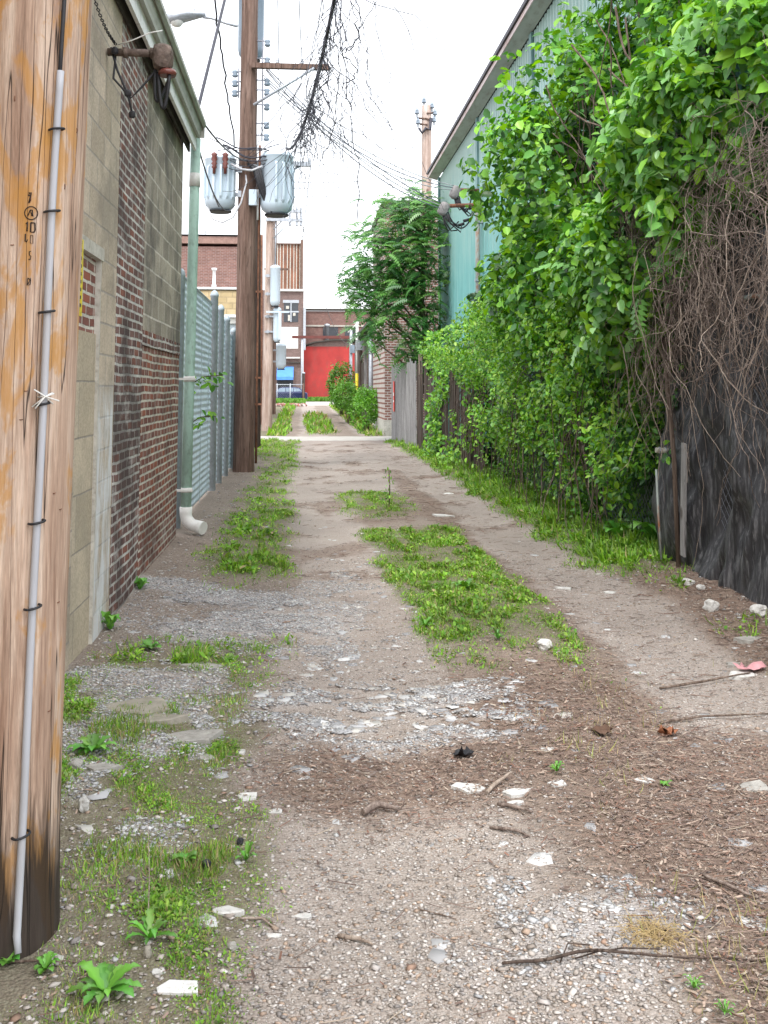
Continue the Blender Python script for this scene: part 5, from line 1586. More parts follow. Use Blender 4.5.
shrub(2.45, 38.6, 1.1, 1.85, 3200, 'vivid green shrub left of the brick corner', [(.13, .36, .03), (.18, .42, .04), (.1, .28, .03)], .075, 71, 'shrubs on the right verge')
shrub(2.2, 47, 1.5, 2.0, 3200, 'mid green shrub at the foot of the yellow and white pole', [(.1, .27, .03), (.14, .33, .04)], .09, 72, 'shrubs on the right verge')
shrub(2.25, 58, 1.8, 3.3, 3500, 'dark green tall shrub in front of the red building', [(.07, .19, .03), (.1, .25, .03), (.16, .3, .04)], .11, 73, 'shrubs on the right verge')

# ================================================================== FAR END OF THE ALLEY
YE = 102
def fbox(b, x0, y0, x1, y1, Y, d0=0, d1=.3):
    """box on the plane Y covering the picture rectangle; d0..d1 is its depth behind/in front"""
    a = at(x0, y0, Y); c = at(x1, y1, Y)
    b.bx(a.x, c.x, Y + d0, Y + d1, c.z, a.z); return b

# brown tower-like building with rusty sheet parapet
t = thing('brick_building', 'tall brown brick building with a rusty sheet metal parapet and blue awning', 'building')
a = at(262, 290, YE); c = at(303, 402, YE)
b = MB(); b.bx(a.x - 4, c.x, YE, YE + 14, -.2, a.z); b.build('wall', M['brick_brown'], t)
b = MB(); fbox(b, 272, 289, 304, 291.5, YE, -.25, .2); b.build('coping', M['conc'], t)
rc = random.Random(3)
px0 = 271
b = MB(); fbox(b, 271, 244, 301, 289, YE, .3, .4); b.build('sheet_backing', M['rust'], t)
while px0 < 300:
    w = rc.uniform(2.2, 3.8); b = MB(); fbox(b, px0, 243 + rc.uniform(0, 2), px0 + w, 289, YE, .12, .27)
    b.build('rusty_sheet', M['rust_orange'] if rc.random() < .75 else M['rust'], t)
    b = MB(); fbox(b, px0 + w, 243, px0 + w + .45, 289, YE, .1, .2); b.build('batten', M['old_white'], t)
    px0 += w + .5
b = MB(); fbox(b, 300.6, 240, 303, 290, YE, -.2, .3); b.build('corner_post', M['pole_far'], t)
b = MB(); fbox(b, 270, 243, 302, 244.5, YE, -.1, .5); b.build('parapet_rail', M['pole_far'], t)
b = MB(); fbox(b, 284, 303, 298, 322, YE, -.04, .1); wd = b.build('window', M['glass_dark'], t)
b = MB(); fbox(b, 283, 300, 299, 303, YE, -.1, .08); fbox(b, 283, 311, 299, 312.5, YE, -.09, 0); fbox(b, 290.5, 303, 291.5, 322, YE, -.08, 0); b.build('frame', M['steel'], wd)
for (x0_, y0_, x1_, y1_) in ((286, 306, 289, 309), (293, 313, 295.5, 316), (288, 315, 290, 321)):
    b = MB(); fbox(b, x0_, y0_, x1_, y1_, YE, -.14, -.1); b.build('pane_reflection', M['old_white'], wd)
b = MB(); fbox(b, 274.5, 327, 298, 348.5, YE, -.05, .1); o = b.build('boarded_window', M['white_paint'], t)
for yy in (333, 340):
    b = MB(); fbox(b, 274.5, yy, 298, yy + .5, YE, -.07, -.05); b.build('board_joint', M['conc'], o)
b = MB(); fbox(b, 274, 357, 300, 358.6, YE, -.3, .1); b.build('ledge', M['conc'], t)
b = MB(); fbox(b, 271, 362, 303, 363.2, YE, -.3, .1); b.build('ledge', M['soffit'], t)
b = MB(); fbox(b, 277, 377, 293, 401, YE, -.04, .1); b.build('door', M['glass_dark'], t)
a = at(277, 366.5, YE); c = at(293.5, 377, YE)
b = MB(); b.prism_x([(YE - .02, a.z), (YE - 1.1, c.z), (YE - 1.1, c.z - .3), (YE - 1.04, c.z - .3), (YE - 1.02, c.z), (YE - .02, a.z - .1)], a.x, c.x); b.build('awning', M['blue'], t)
b = MB(); fbox(b, 303.4, 308, 305.6, 350, YE, -.2, .0); b.build('downspout', M['steel'], t)
settle(t, (at(290, 400, YE).x, YE, .4))

# brick building behind the red wall
YB2 = 112
t = thing('brick_building', 'long red brick building with a pale band rising behind the red wall', 'building')
a = at(304, 311, YB2); c = at(400, 402, YB2)
b = MB(); b.bx(a.x, c.x, YB2, YB2 + 14, -.2, a.z); b.build('wall', M['brick_far'], t)
b = MB(); fbox(b, 304, 308.6, 400, 311.2, YB2, -.2, .3); b.build('coping', M['soffit'], t)
b = MB(); fbox(b, 305.5, 325, 400, 327, YB2, -.1, .1); b.build('pale_band', M['old_white'], t)
for x0_, x1_ in ((323, 338), (345, 356)):
    b = MB(); fbox(b, x0_, 327.3, x1_, 337, YB2, -.06, .1); wd = b.build('window', M['glass_dark'], t)
    b = MB(); fbox(b, x0_ - .6, 337, x1_ + .6, 338.2, YB2, -.2, .1); b.build('sill', M['conc'], wd)
settle(t, (at(350, 400, YB2).x, YB2, .4))

# red painted garage wall with a shallow gable
t = thing('red_garage', 'wide garage with a bright red painted wall and shallow brown gable', 'building')
YRD = 103
a = at(303.8, 346.5, YRD); c = at(372, 402, YRD)
b = MB(); b.bx(a.x, c.x, YRD, YRD + 8, -.2, a.z); b.build('wall', M['red_wall'], t)
xr = at(372, 0, YRD).x; zt = at(0, 346.5, YRD).z; zp = at(0, 339.5, YRD).z; xm = at(335, 0, YRD).x
gz_ = MB(); k = [(a.x, zt + .004), (c.x, zt + .004), (c.x, zp + .0), (xm, zp), (at(316, 0, YRD).x, at(0, 342, YRD).z)]
n_ = len(k); vs = [(x, YRD + .02, z) for x, z in k] + [(x, YRD + 7.9, z) for x, z in k]
gz_.add(vs, [(j, (j + 1) % n_, n_ + (j + 1) % n_, n_ + j) for j in range(n_)] + [tuple(reversed(range(n_))), tuple(range(n_, 2 * n_))])
gz_.build('gable', M['brick_brown'], t)
b = MB()
rf = [(at(300, 0, YRD).x, at(0, 347.5, YRD).z), (at(316, 0, YRD).x, at(0, 342, YRD).z + .02), (xm, zp + .02), (c.x, zp + .02)]
for (x0_, z0_), (x1_, z1_) in zip(rf[:-1], rf[1:]):
    b.add([(x0_, YRD - .4, z0_), (x1_, YRD - .4, z1_), (x1_, YRD + 8, z1_), (x0_, YRD + 8, z0_), (x0_, YRD - .4, z0_ + .14), (x1_, YRD - .4, z1_ + .14), (x1_, YRD + 8, z1_ + .14), (x0_, YRD + 8, z0_ + .14)],
          [(0, 1, 2, 3), (7, 6, 5, 4), (0, 4, 5, 1), (1, 5, 6, 2), (2, 6, 7, 3), (3, 7, 4, 0)])
b.build('roof', M['soffit'], t)
b = MB(); c = at(327.5, 337, YRD); b.lathe((c.x, YRD + 2, c.z - .3), [(.2, 0), (.2, 1.5), (.3, 1.52), (.3, 1.75), (.1, 1.8)], 12); b.build('vent_pipe', M['steel'], t)
settle(t, (at(330, 400, YRD).x, YRD, .4))
t = thing('steel_beam', 'long rusty dark red beam crossing high in front of the red garage', 'beam')
YM = 95
b = MB(); fbox(b, 292, 335.6, 352, 338.6, YM, 0, .3); b.build('beam', M['beam_red'], t)
b = MB(); b.tube([(at(351.5, 0, YM).x, YM + .15, .3), (at(351.5, 0, YM).x, YM + .15, at(0, 336, YM).z)], .12, 8); b.build('post', M['pole_far'], t)
b = MB(); b.tube([(at(304.6, 0, YM).x, YM + .15, .3), (at(304.6, 0, YM).x, YM + .15, at(0, 336, YM).z)], .1, 8); b.build('post', M['steel'], t)
settle(t, (at(351.5, 0, YM).x, YM, .4))

# building on the left with the tan block wall
YL = 52
t = thing('brick_building', 'broad red brown brick building with a tan block lower wall, behind the slatted fence', 'building')
a = at(150, 245, YL); c = at(262, 400, YL)
b = MB(); b.bx(a.x - 6, at(252, 0, YL).x, YL, YL + 12, at(0, 289, YL).z, at(0, 244, YL).z); b.build('brick_wall', M['brick_far'], t)
b = MB(); fbox(b, 120, 235.5, 253, 244.2, YL, -.12, 12.1); b.build('parapet', M['brick_band'], t)
b = MB(); fbox(b, 120, 234.2, 253.5, 235.6, YL, -.2, 12.2); b.build('coping', M['soffit'], t)
b = MB(); fbox(b, 120, 291.5, 253, 400, YL, -.9, -.02); b.build('block_wall', M['tan_far'], t)
b = MB(); fbox(b, 119, 288.2, 254, 291.4, YL, -1.0, -.05); b.build('white_coping', M['fascia'], t)
b = MB(); c = at(214, 287, YL - .6); b.lathe((c.x, YL - .6, c.z), [(.12, 0), (.12, .12), (.085, .13), (.085, .85), (.14, .87), (.14, .97)], 12); b.build('vent_pipe', M['fascia'], t)
b = MB(); c = at(205.5, 234, YL + 1); b.tube([(c.x, YL + 1, c.z), (c.x, YL + 1, c.z + .2)], .02, 6); b.build('mast', M['black'], t)
settle(t, (at(220, 0, YL).x, YL, 0))
t = thing('shed', 'low pale blue grey shed with a white roof edge behind the slatted fence posts', 'shed')
YS = 44
b = MB(); fbox(b, 205, 324, 243, 400, YS, 0, 3); b.build('wall', M['tank'], t)
b = MB(); fbox(b, 203, 315, 243.5, 318, YS, -.4, 3.2); b.build('roof_edge', M['fascia'], t)
b = MB(); fbox(b, 204, 318.2, 243, 323.8, YS, -.2, 3.1); b.build('white_panel', M['white_paint'], t)
settle(t, (at(225, 0, YS).x, YS, 0))

# parked car behind a low chain link fence
def make_car():
    t = thing('parked_car', 'dark navy blue car parked behind the low wire fence at the alley end', 'car')
    Yc = 91.5; z0 = .42; xa = at(275, 0, Yc).x - 1.2; L = 4.5; W = 1.75
    def X(u): return xa + u * L
    side = [(0, .35), (0, .62), (.03, .78), (.22, .88), (.30, .93), (.42, 1.36), (.50, 1.45), (.72, 1.46), (.84, 1.38), (.95, .98), (1, .9), (1, .4), (.93, .3), (.07, .3)]
    b = MB(); n_ = len(side)
    rings = [(0, .93), (.12, 1.0), (W - .12, 1.0), (W, .93)]
    vs = []
    for (w, s_) in rings:
        for (u, z) in side:
            tuck = .0 if z < 1.0 else (.14 if w in (0, W) else .1) * (1 if w < W / 2 else -1)
            vs.append((X(.5 + (u - .5) * (.985 if s_ < 1 else 1)), Yc + w + tuck, z0 + .3 + (z - .3) * (s_ if z > .5 else 1)))
    fs = [(r_ * n_ + j, r_ * n_ + (j + 1) % n_, (r_ + 1) * n_ + (j + 1) % n_, (r_ + 1) * n_ + j) for r_ in range(3) for j in range(n_)]
    fs += [tuple(reversed(range(n_))), tuple(range(3 * n_, 4 * n_))]
    b.add(vs, fs, False); b.build('body', M['car_paint'], t, .03)
    for pts in ([(.34, .97), (.435, 1.32), (.55, 1.38), (.55, .97)], [(.565, .97), (.565, 1.38), (.71, 1.38), (.71, .97)], [(.725, .97), (.725, 1.38), (.82, 1.32), (.9, 1.0)]):
        b = MB(); b.add([(X(u), Yc + .035, z0 + z - .01) for u, z in pts] + [(X(u), Yc + .1, z0 + z - .01) for u, z in pts], [(0, 1, 2, 3), (7, 6, 5, 4), (0, 4, 5, 1), (1, 5, 6, 2), (2, 6, 7, 3), (3, 7, 4, 0)])
        b.build('side_window', M['car_glass'], t)
    for u in (.18, .80):
        for yy in (Yc + .02, Yc + W - .22):
            b = MB(); b.tube([(X(u), yy, z0 + .32), (X(u), yy + .2, z0 + .32)], .32, 20); w_ = b.build('wheel', M['black'], t)
            b = MB(); b.tube([(X(u), yy - .012, z0 + .32), (X(u), yy + .01, z0 + .32)], .18, 14); b.build('rim', M['steel'], w_)
    for s_ in (.12, W - .35):
        b = MB(); b.bx(X(0) - .02, X(.03), Yc + s_, Yc + s_ + .25, z0 + .62, z0 + .76); b.build('headlight', M['white_pl'], t)
        b = MB(); b.bx(X(.985), X(1.0) + .015, Yc + s_, Yc + s_ + .22, z0 + .66, z0 + .84); b.build('tail_light', M['red_sign'], t)
    b = MB(); b.bx(X(0) - .04, X(.02), Yc + .1, Yc + W - .1, z0 + .36, z0 + .5); b.build('bumper', M['black'], t)
    settle(t, (X(.5), Yc + W / 2, z0))
make_car()
t = thing('wire_fence', 'low rusty chain link fence with a dark end post in front of the parked car', 'fence')
Yw = 88
x0_, x1_ = at(268, 0, Yw).x, at(306, 0, Yw).x
zt = at(0, 384.5, Yw).z
b = MB(); b.tube([(x0_, Yw, zt), (x1_, Yw, zt)], .035, 6); b.build('top_rail', M['steel'], t)
for i in range(4):
    x = x0_ + (x1_ - x0_) * i / 3
    b = MB(); b.tube([(x, Yw, .3), (x, Yw, zt + .1)], .07 if i == 3 else .04, 8); b.build('post', M['pole_far'] if i == 3 else M['steel'], t)
b = MB(); x = x0_
while x < x1_:
    for s_ in (1, -1):
        e = x + s_ * (zt - .4)
        if x0_ <= e <= x1_: b.tube([(x, Yw, .4), (e, Yw, zt)], .006, 3, False)
    x += .16
b.build('wire_mesh', M['wire'], t)
settle(t, (x1_, Yw, .4))
t = thing('fence_post', 'dark wooden post standing by the end of the low wire fence', 'post')
b = MB(); c = at(303.5, 380, 90); b.tube([(c.x, 90, .3), (c.x, 90, at(0, 373, 90).z)], .13, 8); b.build('pole', M['pole_black'], t); 
b = MB(); b.lathe((c.x, 90, at(0, 373, 90).z), [(.15, -.02), (.15, .06), (.05, .12)], 8); b.build('cap', M['steel'], t); settle(t, (c.x, 90, .4))
# green weeds and red brown rubble at the end
r3 = np.random.RandomState(81)
n = 5200
x = r3.uniform(at(262, 0, 84).x, at(306, 0, 84).x, n); y = r3.uniform(80.5, 87.5, n)
x = np.concatenate([x, r3.uniform(.0, 5, 1500)]); y = np.concatenate([y, r3.uniform(99.5, 102.6, 1500)])
z = ground_z(x, y); h = .2 + .35 * r3.rand(len(x))
tt = rand_unit(r3, len(x)) * .5; tt[:, 2] = 1
me = scatter_mesh('end_weeds', LF, LFF, np.column_stack([x, y, z]), basis_from(tt, rand_unit(r3, len(x)) + [0, -1, .4]), h, palr(r3, [(.12, .28, .04), (.17, .34, .06), (.09, .2, .03)], len(x)))
tag(link('end_weeds', me, M['grass']), 'weeds in front of the wire fence and along the red wall', 'grass', None, 'stuff')
n = 900
x = r3.uniform(at(280, 0, 78).x, at(308, 0, 78).x, n); y = r3.uniform(77, 80, n)
me = scatter_mesh('brick_rubble', OCT, OCTF, np.column_stack([x, y, ground_z(x, y) + .05]), basis_from(rand_unit(r3, n), rand_unit(r3, n)), .05 + .12 * r3.rand(n), palr(r3, [(.35, .13, .1), (.5, .42, .38), (.28, .12, .1), (.2, .15, .13)], n))
tag(link('brick_rubble', me, M['scatter']), 'red brown brick rubble at the end of the alley', 'rubble', None, 'stuff')

# ================================================================== WIRES
def wire(p0, p1, sag, rad, mat, label, n=24, group='overhead wires', cat='wire', wob=0, seed=0, name='overhead_wire'):
    q = random.Random(seed); pts = []
    p0 = Vector(p0); p1 = Vector(p1)
    for k in range(n + 1):
        s_ = k / n
        p = p0.lerp(p1, s_); p.z -= sag * 4 * s_ * (1 - s_)
        if wob: p += Vector((q.gauss(0, wob), q.gauss(0, wob), q.gauss(0, wob)))
        pts.append(p)
    b = MB(); b.tube(pts, rad, 5)
    o = b.build(name, mat); tag(o, label, cat, group); return o
C_ = M['cable']; W_ = M['wire']; PW = M['wire_pale']
wire(at(232, -30, 14), at(197, 112, 11.5), .0, .022, C_, 'thickest black cable slanting down left from the top to the gutter corner')
wire(at(213, -20, 15), at(235, 145, YB - .2), .05, .016, C_, 'wavy black cable from the top edge down to the left transformer', 24, 'overhead wires', 'wire', .012, 2)
wire(at(196, 112, 11.4), at(248, 160, YB - .2), .15, .014, C_, 'black cable from the gutter corner to the brown pole above the left transformer')
wire(at(196, 140, 11.4), at(219, 207, YB - .4), .05, .012, C_, 'black cable hanging from the gutter corner across the left transformer tank')
wire(at(200, 152, 12), at(235, 205, YB - .4), .35, .009, C_, 'slack thin cable looping under the left transformer')
wire(at(168, 20, 10), at(170, 16, 9), .0, .006, C_, 'short black wire stub above the gutter beside the street lamp') if 0 else None
# conductors from the crossarm, rising out of the top of the picture
for k, (x0p, x1p, lab) in enumerate(((279, 277, 'thin wire rising from the left insulator of the long crossarm'), (302, 297, 'thin wire rising from the middle insulator of the long crossarm'), (311, 330, 'thin wire slanting up right from beside the end of the long crossarm'))):
    wire(at(x0p, 62, YB - .2), at(x1p, -60, 12), .15, .008, W_, lab)
wire(at(278, 68, YB), at(281, 128, YB + 2), .02, .007, W_, 'thin beaded wire hanging below the long crossarm near the pole', 24, 'overhead wires', 'wire', .02, 4)
wire(at(190, 89, 18), at(231, 68, YB), .05, .006, W_, 'faint wire going left from the brown pole level with the long crossarm')
# braided vine laden cable to the top
wire(at(286, 148, YB - .4), at(342, -40, 9), .55, .022, C_, 'heavy dark cable wrapped in dead creeper slanting up to the top right')
# service drops to the two weatherheads on the right
for k in range(6):
    tgt = [at(441 + k % 3, 203 + 3 * (k % 3), 22.5), at(456, 186 + 2 * (k % 3), 23.2)][k // 3]
    wire(at(262 + 2 * (k % 3), 62 + 4 * k, YB - .1), tgt, .32 + .06 * (k % 3) + .05 * (k // 3), .012, PW if k % 2 else W_, ['highest pale strand', 'second pale strand', 'third pale strand'][k % 3] + [' of the drop from the brown pole to the lower weatherhead', ' of the drop from the brown pole to the upper weatherhead'][k // 3], 30)
wire(at(316, 74, YB), at(388, 112, 30), .25, .009, W_, 'dark wire sagging from the long crossarm towards the far right pole')
for k, (xa_, ya_, xb_, yb_) in enumerate(((290, 182, 430, 175), (290, 188, 430, 180), (290, 197, 432, 187))):
    wire(at(xa_, ya_, 42), at(xb_, yb_, 60), .15, .016, W_, ['upper', 'middle', 'lower'][k] + ' of three level thin wires crossing the sky behind the right transformer', 20)
for k, (x0p, y0p, x1p, y1p, dd) in enumerate(((200, 191, 238, 190, 40), (300, 236, 345, 240, 60), (300, 287, 345, 288, 70), (415, 117, 380, 122, 46), (436, 119, 470, 113, 40), (436, 122, 462, 128, 42))):
    wire(at(x0p, y0p, dd), at(x1p, y1p, dd), .1, .013, W_, ['faint level wire left of the left transformer', 'faint level wire right of the rusty parapet', 'faint level wire below the rusty parapet height', 'wire leaving the far right pole to the left', 'upper wire leaving the far right pole to the right', 'lower wire leaving the far right pole to the right'][k], 14)
wire(at(302, 222, 40), at(350, 345, 62), 1.2, .012, W_, 'slack wire drooping from the far crossarm to the grey pole by the red wall')
wire(at(311, 158, YB), at(302, 240, YB + 4), .1, .008, W_, 'thin wire dropping from the short arm beside the right transformer', 20, 'overhead wires', 'wire', .01, 7)
# dangling dead creeper in the wires
t = thing('dead_creeper', 'wispy dead creeper dangling from the heavy cable against the white sky', 'vine')
b = MB(); q = random.Random(55)
def cable_pt(s_):
    p0 = at(286, 148, YB - .4); p1 = at(342, -40, 9)
    p = p0.lerp(p1, s_); p.z -= .55 * 4 * s_ * (1 - s_); return p
for k in range(150):
    s0 = .25 + .75 * q.random() ** .6; p = cable_pt(s0)
    if q.random() < .45: p += Vector((q.uniform(-.15, .75), 0, q.uniform(-.2, .4)))
    L = q.uniform(.3, 2.2) * (.5 + .6 * s0); n_ = 14; pts = [p.copy()]
    d = Vector((q.gauss(.05, .35), q.gauss(0, .3), -q.uniform(.3, 1)))
    for i in range(n_):
        d += Vector((q.gauss(0, .22), q.gauss(0, .2), -.12 + q.gauss(0, .2))); d.normalize()
        p = p + d * L / n_; pts.append(p.copy())
    a_ = q.uniform(.003, .0065) * (1.4 - .5 * s0)
    b.tube(pts, [a_ * (1 - .5 * i / n_) for i in range(n_ + 1)], 4, False)
b.build('tendrils', M['cable'], t)
b = MB()
for k in range(11):
    s0 = q.uniform(.2, .6); s1 = min(1, s0 + q.uniform(.2, .5)); pts = []
    o0 = Vector((q.uniform(-.08, .12), 0, q.uniform(-.1, .1)))
    for i in range(20):
        s_ = s0 + (s1 - s0) * i / 19; w = .05 + .05 * s_
        pts.append(cable_pt(s_) + o0 + Vector((w * math.sin(i * 1.1 + k), w * .6 * math.cos(i * 1.3 + k), -.12 * math.sin(math.pi * i / 19))))
    b.tube(pts, .0045, 4, False)
b.build('twining_stem', M['cable'], t)
b = MB()
for (x0p, y0p, ptsp) in ((345, -10, [(357, 20), (358, 38), (350, 50), (342, 48), (347, 30)]), (335, -10, [(334, 40), (340, 80), (333, 130), (322, 160)]), (322, -5, [(324, 40), (318, 80), (322, 112), (313, 137), (310, 128)]), (352, -10, [(360, 10), (361, 30), (355, 44), (344, 52)]), (333, 0, [(342, 40), (346, 84), (352, 130), (359, 170), (358, 220)]), (340, 0, [(341, 50), (357, 70), (354, 80), (343, 84)])):
    pts = [at(x0p, y0p, 13)] + [at(x, y, 13 + .3 * i) for i, (x, y) in enumerate(ptsp)]
    sm = []
    for i in range(len(pts) - 1):
        for j in range(4):
            w_ = j / 4; sm.append(pts[i].lerp(pts[i + 1], w_) + Vector((q.gauss(0, .02), 0, q.gauss(0, .02))))
    sm.append(pts[-1]); b.tube(sm, .008, 4, False)
b.build('long_tendril', M['cable'], t)
settle(t, cable_pt(.5))

# ================================================================== NEAR DEBRIS (each one its own thing)
def on_g(pxx, pyy, dz=0.0):
    p = atg(pxx, pyy, 0.0)
    for _ in range(4):
        p = atg(pxx, pyy, gz(p.x, p.y))
    p.z += dz; return p

def stone(pxx, pyy, wpx, hpx, label, mat, flat=True, seed=0, name='broken_concrete', cat='stone', group=None, rot=None):
    q = random.Random(seed); p = on_g(pxx, pyy); k = p.y / 1000
    w = wpx * k
    if flat:
        # thin irregular slab
        n_ = q.randint(5, 8); b = MB(); th = max(.003, min(.012, w * .06)); dd = min(w * .8, max(hpx * k * p.y / 1.6, w * .3))
        ang0 = q.random() * 6.28; ring = []
        for j in range(n_):
            a = ang0 + j / n_ * 6.2832 + q.uniform(-.4, .4); rr = q.uniform(.55, 1.15)
            ring.append((math.cos(a) * w / 2 * rr, math.sin(a) * dd / 2 * rr))
        tl = (q.uniform(-.08, .08), q.uniform(-.08, .08))
        vs = [(x * 1.03, y * 1.03, -.02) for x, y in ring] + [(x, y, th + x * tl[0] + y * tl[1]) for x, y in ring] + [(x * .86, y * .86, th * 1.25 + x * tl[0] + y * tl[1]) for x, y in ring]
        fs = [(j, (j + 1) % n_, n_ + (j + 1) % n_, n_ + j) for j in range(n_)] + [(n_ + j, n_ + (j + 1) % n_, 2 * n_ + (j + 1) % n_, 2 * n_ + j) for j in range(n_)] + [tuple(range(2 * n_, 3 * n_))]
        b.add([Vector(v) + p for v in vs], fs)
    else:
        b = MB(); h = hpx * k
        b.blob((p.x, p.y + w * .3, p.z + h * .38), (w, w * q.uniform(.7, 1), h), q, 3, .35, Matrix.Rotation(q.random() * 3, 3, 'Z'))
    o = b.build(name, mat); tag(o, label, cat, group)
    # own origin at the stone
    o.data.transform(Matrix.Translation(-p)); o.location = p
    return o
G_ = 'broken concrete lying in the alley'
S_ = [(175, 990, 52, 18, 'white angular slab lying nearest the camera at lower left', M['white_stone'] if 'white_stone' in M else M['conc'], True),
 (228, 913, 36, 9, 'small white slab left of the gravel rut near the dark pole foot', M['conc'], True),
 (158, 972, 18, 6, 'tiny white shard just above the nearest white slab', M['conc'], True),
 (302, 917, 18, 7, 'thin white triangular shard on the left edge of the gravel', M['conc'], True),
 (274, 936, 16, 8, 'curled white scrap by the twig at the rut edge', M['conc'], True),
 (468, 789, 32, 11, 'smooth oval pale slab at the end of the brown chips', M['conc'], True),
 (517, 793, 32, 11, 'jagged white slab right of the oval slab', M['conc'], True),
 (516, 803, 20, 6, 'small white flake below the jagged slab', M['conc'], True),
 (558, 784, 24, 9, 'white slab right of the jagged slab in the brown litter', M['conc'], True),
 (545, 750, 18, 6, 'white flake lying behind the jagged slab', M['conc'], True),
 (645, 781, 22, 6, 'thin grey flake alone in the brown litter', M['conc'], True),
 (546, 650, 15, 11, 'round pale stone at the near end of the grass strip', M['conc'], False),
 (713, 612, 16, 13, 'pale boulder by the foot of the black cloth', M['conc'], False),
 (690, 586, 12, 8, 'small white stone in front of the leaning post', M['conc'], False),
 (702, 590, 9, 6, 'smaller white stone touching the weeds by the leaning post', M['conc'], False),
 (762, 618, 16, 14, 'pale angular stone cut by the right edge', M['conc'], False),
 (750, 640, 30, 10, 'flat grey slab leaning in rubble at the right edge', M['rockgrey'], True),
 (745, 676, 34, 10, 'pale layered slab beside the pink rag', M['conc'], True),
 (755, 789, 40, 18, 'smooth grey concrete patch slab at the right edge', M['rockgrey'], True),
 (735, 665, 22, 8, 'grey slab piece behind the pale layered slab', M['rockgrey'], True),
 (564, 589, 20, 5, 'white flake in the right wheel rut', M['conc'], True),
 (610, 593, 14, 5, 'smaller white flake at the edge of the right wheel rut', M['conc'], True),
 (137, 707, 70, 18, 'mossy tan slab half buried beside the garage wall', M['slab'], True),
 (160, 720, 60, 16, 'mossy grey slab overlapping the tan slab by the garage', M['slab'], True),
 (104, 768, 32, 20, 'round edged grey stone slab near the pole', M['rockgrey'], True),
 (190, 738, 80, 16, 'cracked pale ledge across the left shoulder', M['rockgrey'], True),
 (83, 813, 12, 16, 'pale upright lump close right of the near pole', M['conc'], False),
 (205, 667, 46, 12, 'weathered slab crossing the weeds of the left shoulder', M['rockgrey'], True),
 (205, 758, 18, 7, 'flat grey chip below the pale ledge', M['rockgrey'], True),
 (246, 797, 26, 8, 'white slab edge beside the weeds at the rut', M['conc'], True),
 (240, 752, 16, 6, 'small white chip at the weedy rut edge', M['conc'], True),
 (275, 812, 16, 6, 'pale chip at the edge of the brown chips', M['conc'], True),
 (75, 770, 14, 9, 'bluish stone against the near pole', M['rockgrey'], False),
 (240, 845, 8, 6, 'black lump of asphalt in the left weeds', M['black'], False),
 (206, 869, 10, 8, 'black lump of asphalt left of the small white slab', M['black'], False),
 (232, 951, 10, 7, 'round tan pebble at the gravel edge', M['rockgrey'], False),
 (147, 958, 9, 11, 'tan wood coloured pebble above the dandelion', M['slab'], False),
 (457, 459, 18, 5, 'white rag of paper in the grass right of the ruts', M['white_paint'], True),
 (466, 466, 8, 5, 'small white scrap beside the paper in the grass', M['white_paint'], True),
 (449, 494, 10, 4, 'white scrap at the edge of the right wheel rut, farther off', M['white_paint'], True),
 (444, 516, 22, 3, 'thin pale lath lying across the right rut', M['conc'], True),
 (337, 903, 0, 0, '', None, True)]
for i, (a_, b_, w_, h_, lab, m_, fl) in enumerate(S_):
    if not lab: continue
    stone(a_, b_, w_, h_, lab, m_, fl, 100 + i, 'stone' if not fl else 'flat_stone', 'stone', G_)

def stick(pts, r, label, mat, name='stick', cat='stick', twigs=()):
    P = [on_g(x, y, r * 1.1 + dz) for x, y, dz in pts]
    sm = []
    for i in range(len(P) - 1):
        for j in range(4): sm.append(P[i].lerp(P[i + 1], j / 4) + Vector((0, rnd.uniform(-.003, .003), rnd.uniform(-.001, .003))))
    sm.append(P[-1]); n_ = len(sm)
    b = MB(); b.tube(sm, [r * (.6 + .5 * math.sin(math.pi * min(1, .25 + i / n_))) for i in range(n_)], 7)
    o = b.build(name, mat); tag(o, label, cat, 'sticks lying in the alley')
    for tw in twigs:
        T = [on_g(x, y, r + dz) for x, y, dz in tw]
        b = MB(); b.tube(T, r * .5, 5); b.build('side_twig', mat, o)
    return o
stick([(502, 967, .004), (545, 966, .01), (590, 959, .02), (640, 961, .015), (700, 962, .006), (770, 964, .004)], .0042, 'long dark forked stick lying across the near gravel at lower right', M['plank_dark'], 'stick', 'stick',
      [[(575, 962, .005), (600, 957, .012), (625, 957, .02), (660, 958, .02)], [(560, 966, .004), (568, 952, .02), (590, 954, .02)]])
stick([(338, 938, 0), (355, 942, .004), (373, 947, 0)], .0065, 'short tan stick in the middle of the near gravel', M['twig_pale'])
stick([(487, 795, 0), (496, 788, .01), (512, 779, .02)], .008, 'pale curved stick standing off the chips beside the oval slab', M['twig_pale'])
stick([(363, 817, .004), (378, 811, .012), (398, 814, .004)], .013, 'dark rotten piece of wood at the near edge of the brown chips', M['twig_brown'])
stick([(490, 829, 0), (515, 833, .004), (530, 838, 0)], .006, 'brown stick on the gravel below the jagged slab', M['twig_brown'])
stick([(420, 911, 0), (440, 916, .002), (456, 920, 0)], .0025, 'thin dark twig above the pale patch of gravel', M['bark'])
stick([(498, 806, 0), (515, 810, .004), (532, 814, 0)], .007, 'dark brown stick just below the small white flake', M['twig_brown'])
stick([(240, 920, 0), (262, 922, .006), (275, 930, 0)], .004, 'bent pale twig beside the curled white scrap', M['twig_pale'])
stick([(0, 963, 0), (40, 964, .004), (90, 965, .0)], .003, 'thin grey twig lying at the foot of the near pole', M['bark'])
stick([(148, 920, .0), (149, 900, .06), (147, 866, .16)], .0016, 'upright straw stalk standing in the left weeds', M['twig_pale'])
stick([(660, 724, 0), (700, 720, .01), (768, 715, 0)], .006, 'dark stick across the right wheel rut', M['bark'])
stick([(660, 690, 0), (700, 686, .015), (750, 676, .01)], .007, 'brown branch lying in the rubble beside the pink rag', M['bark'])
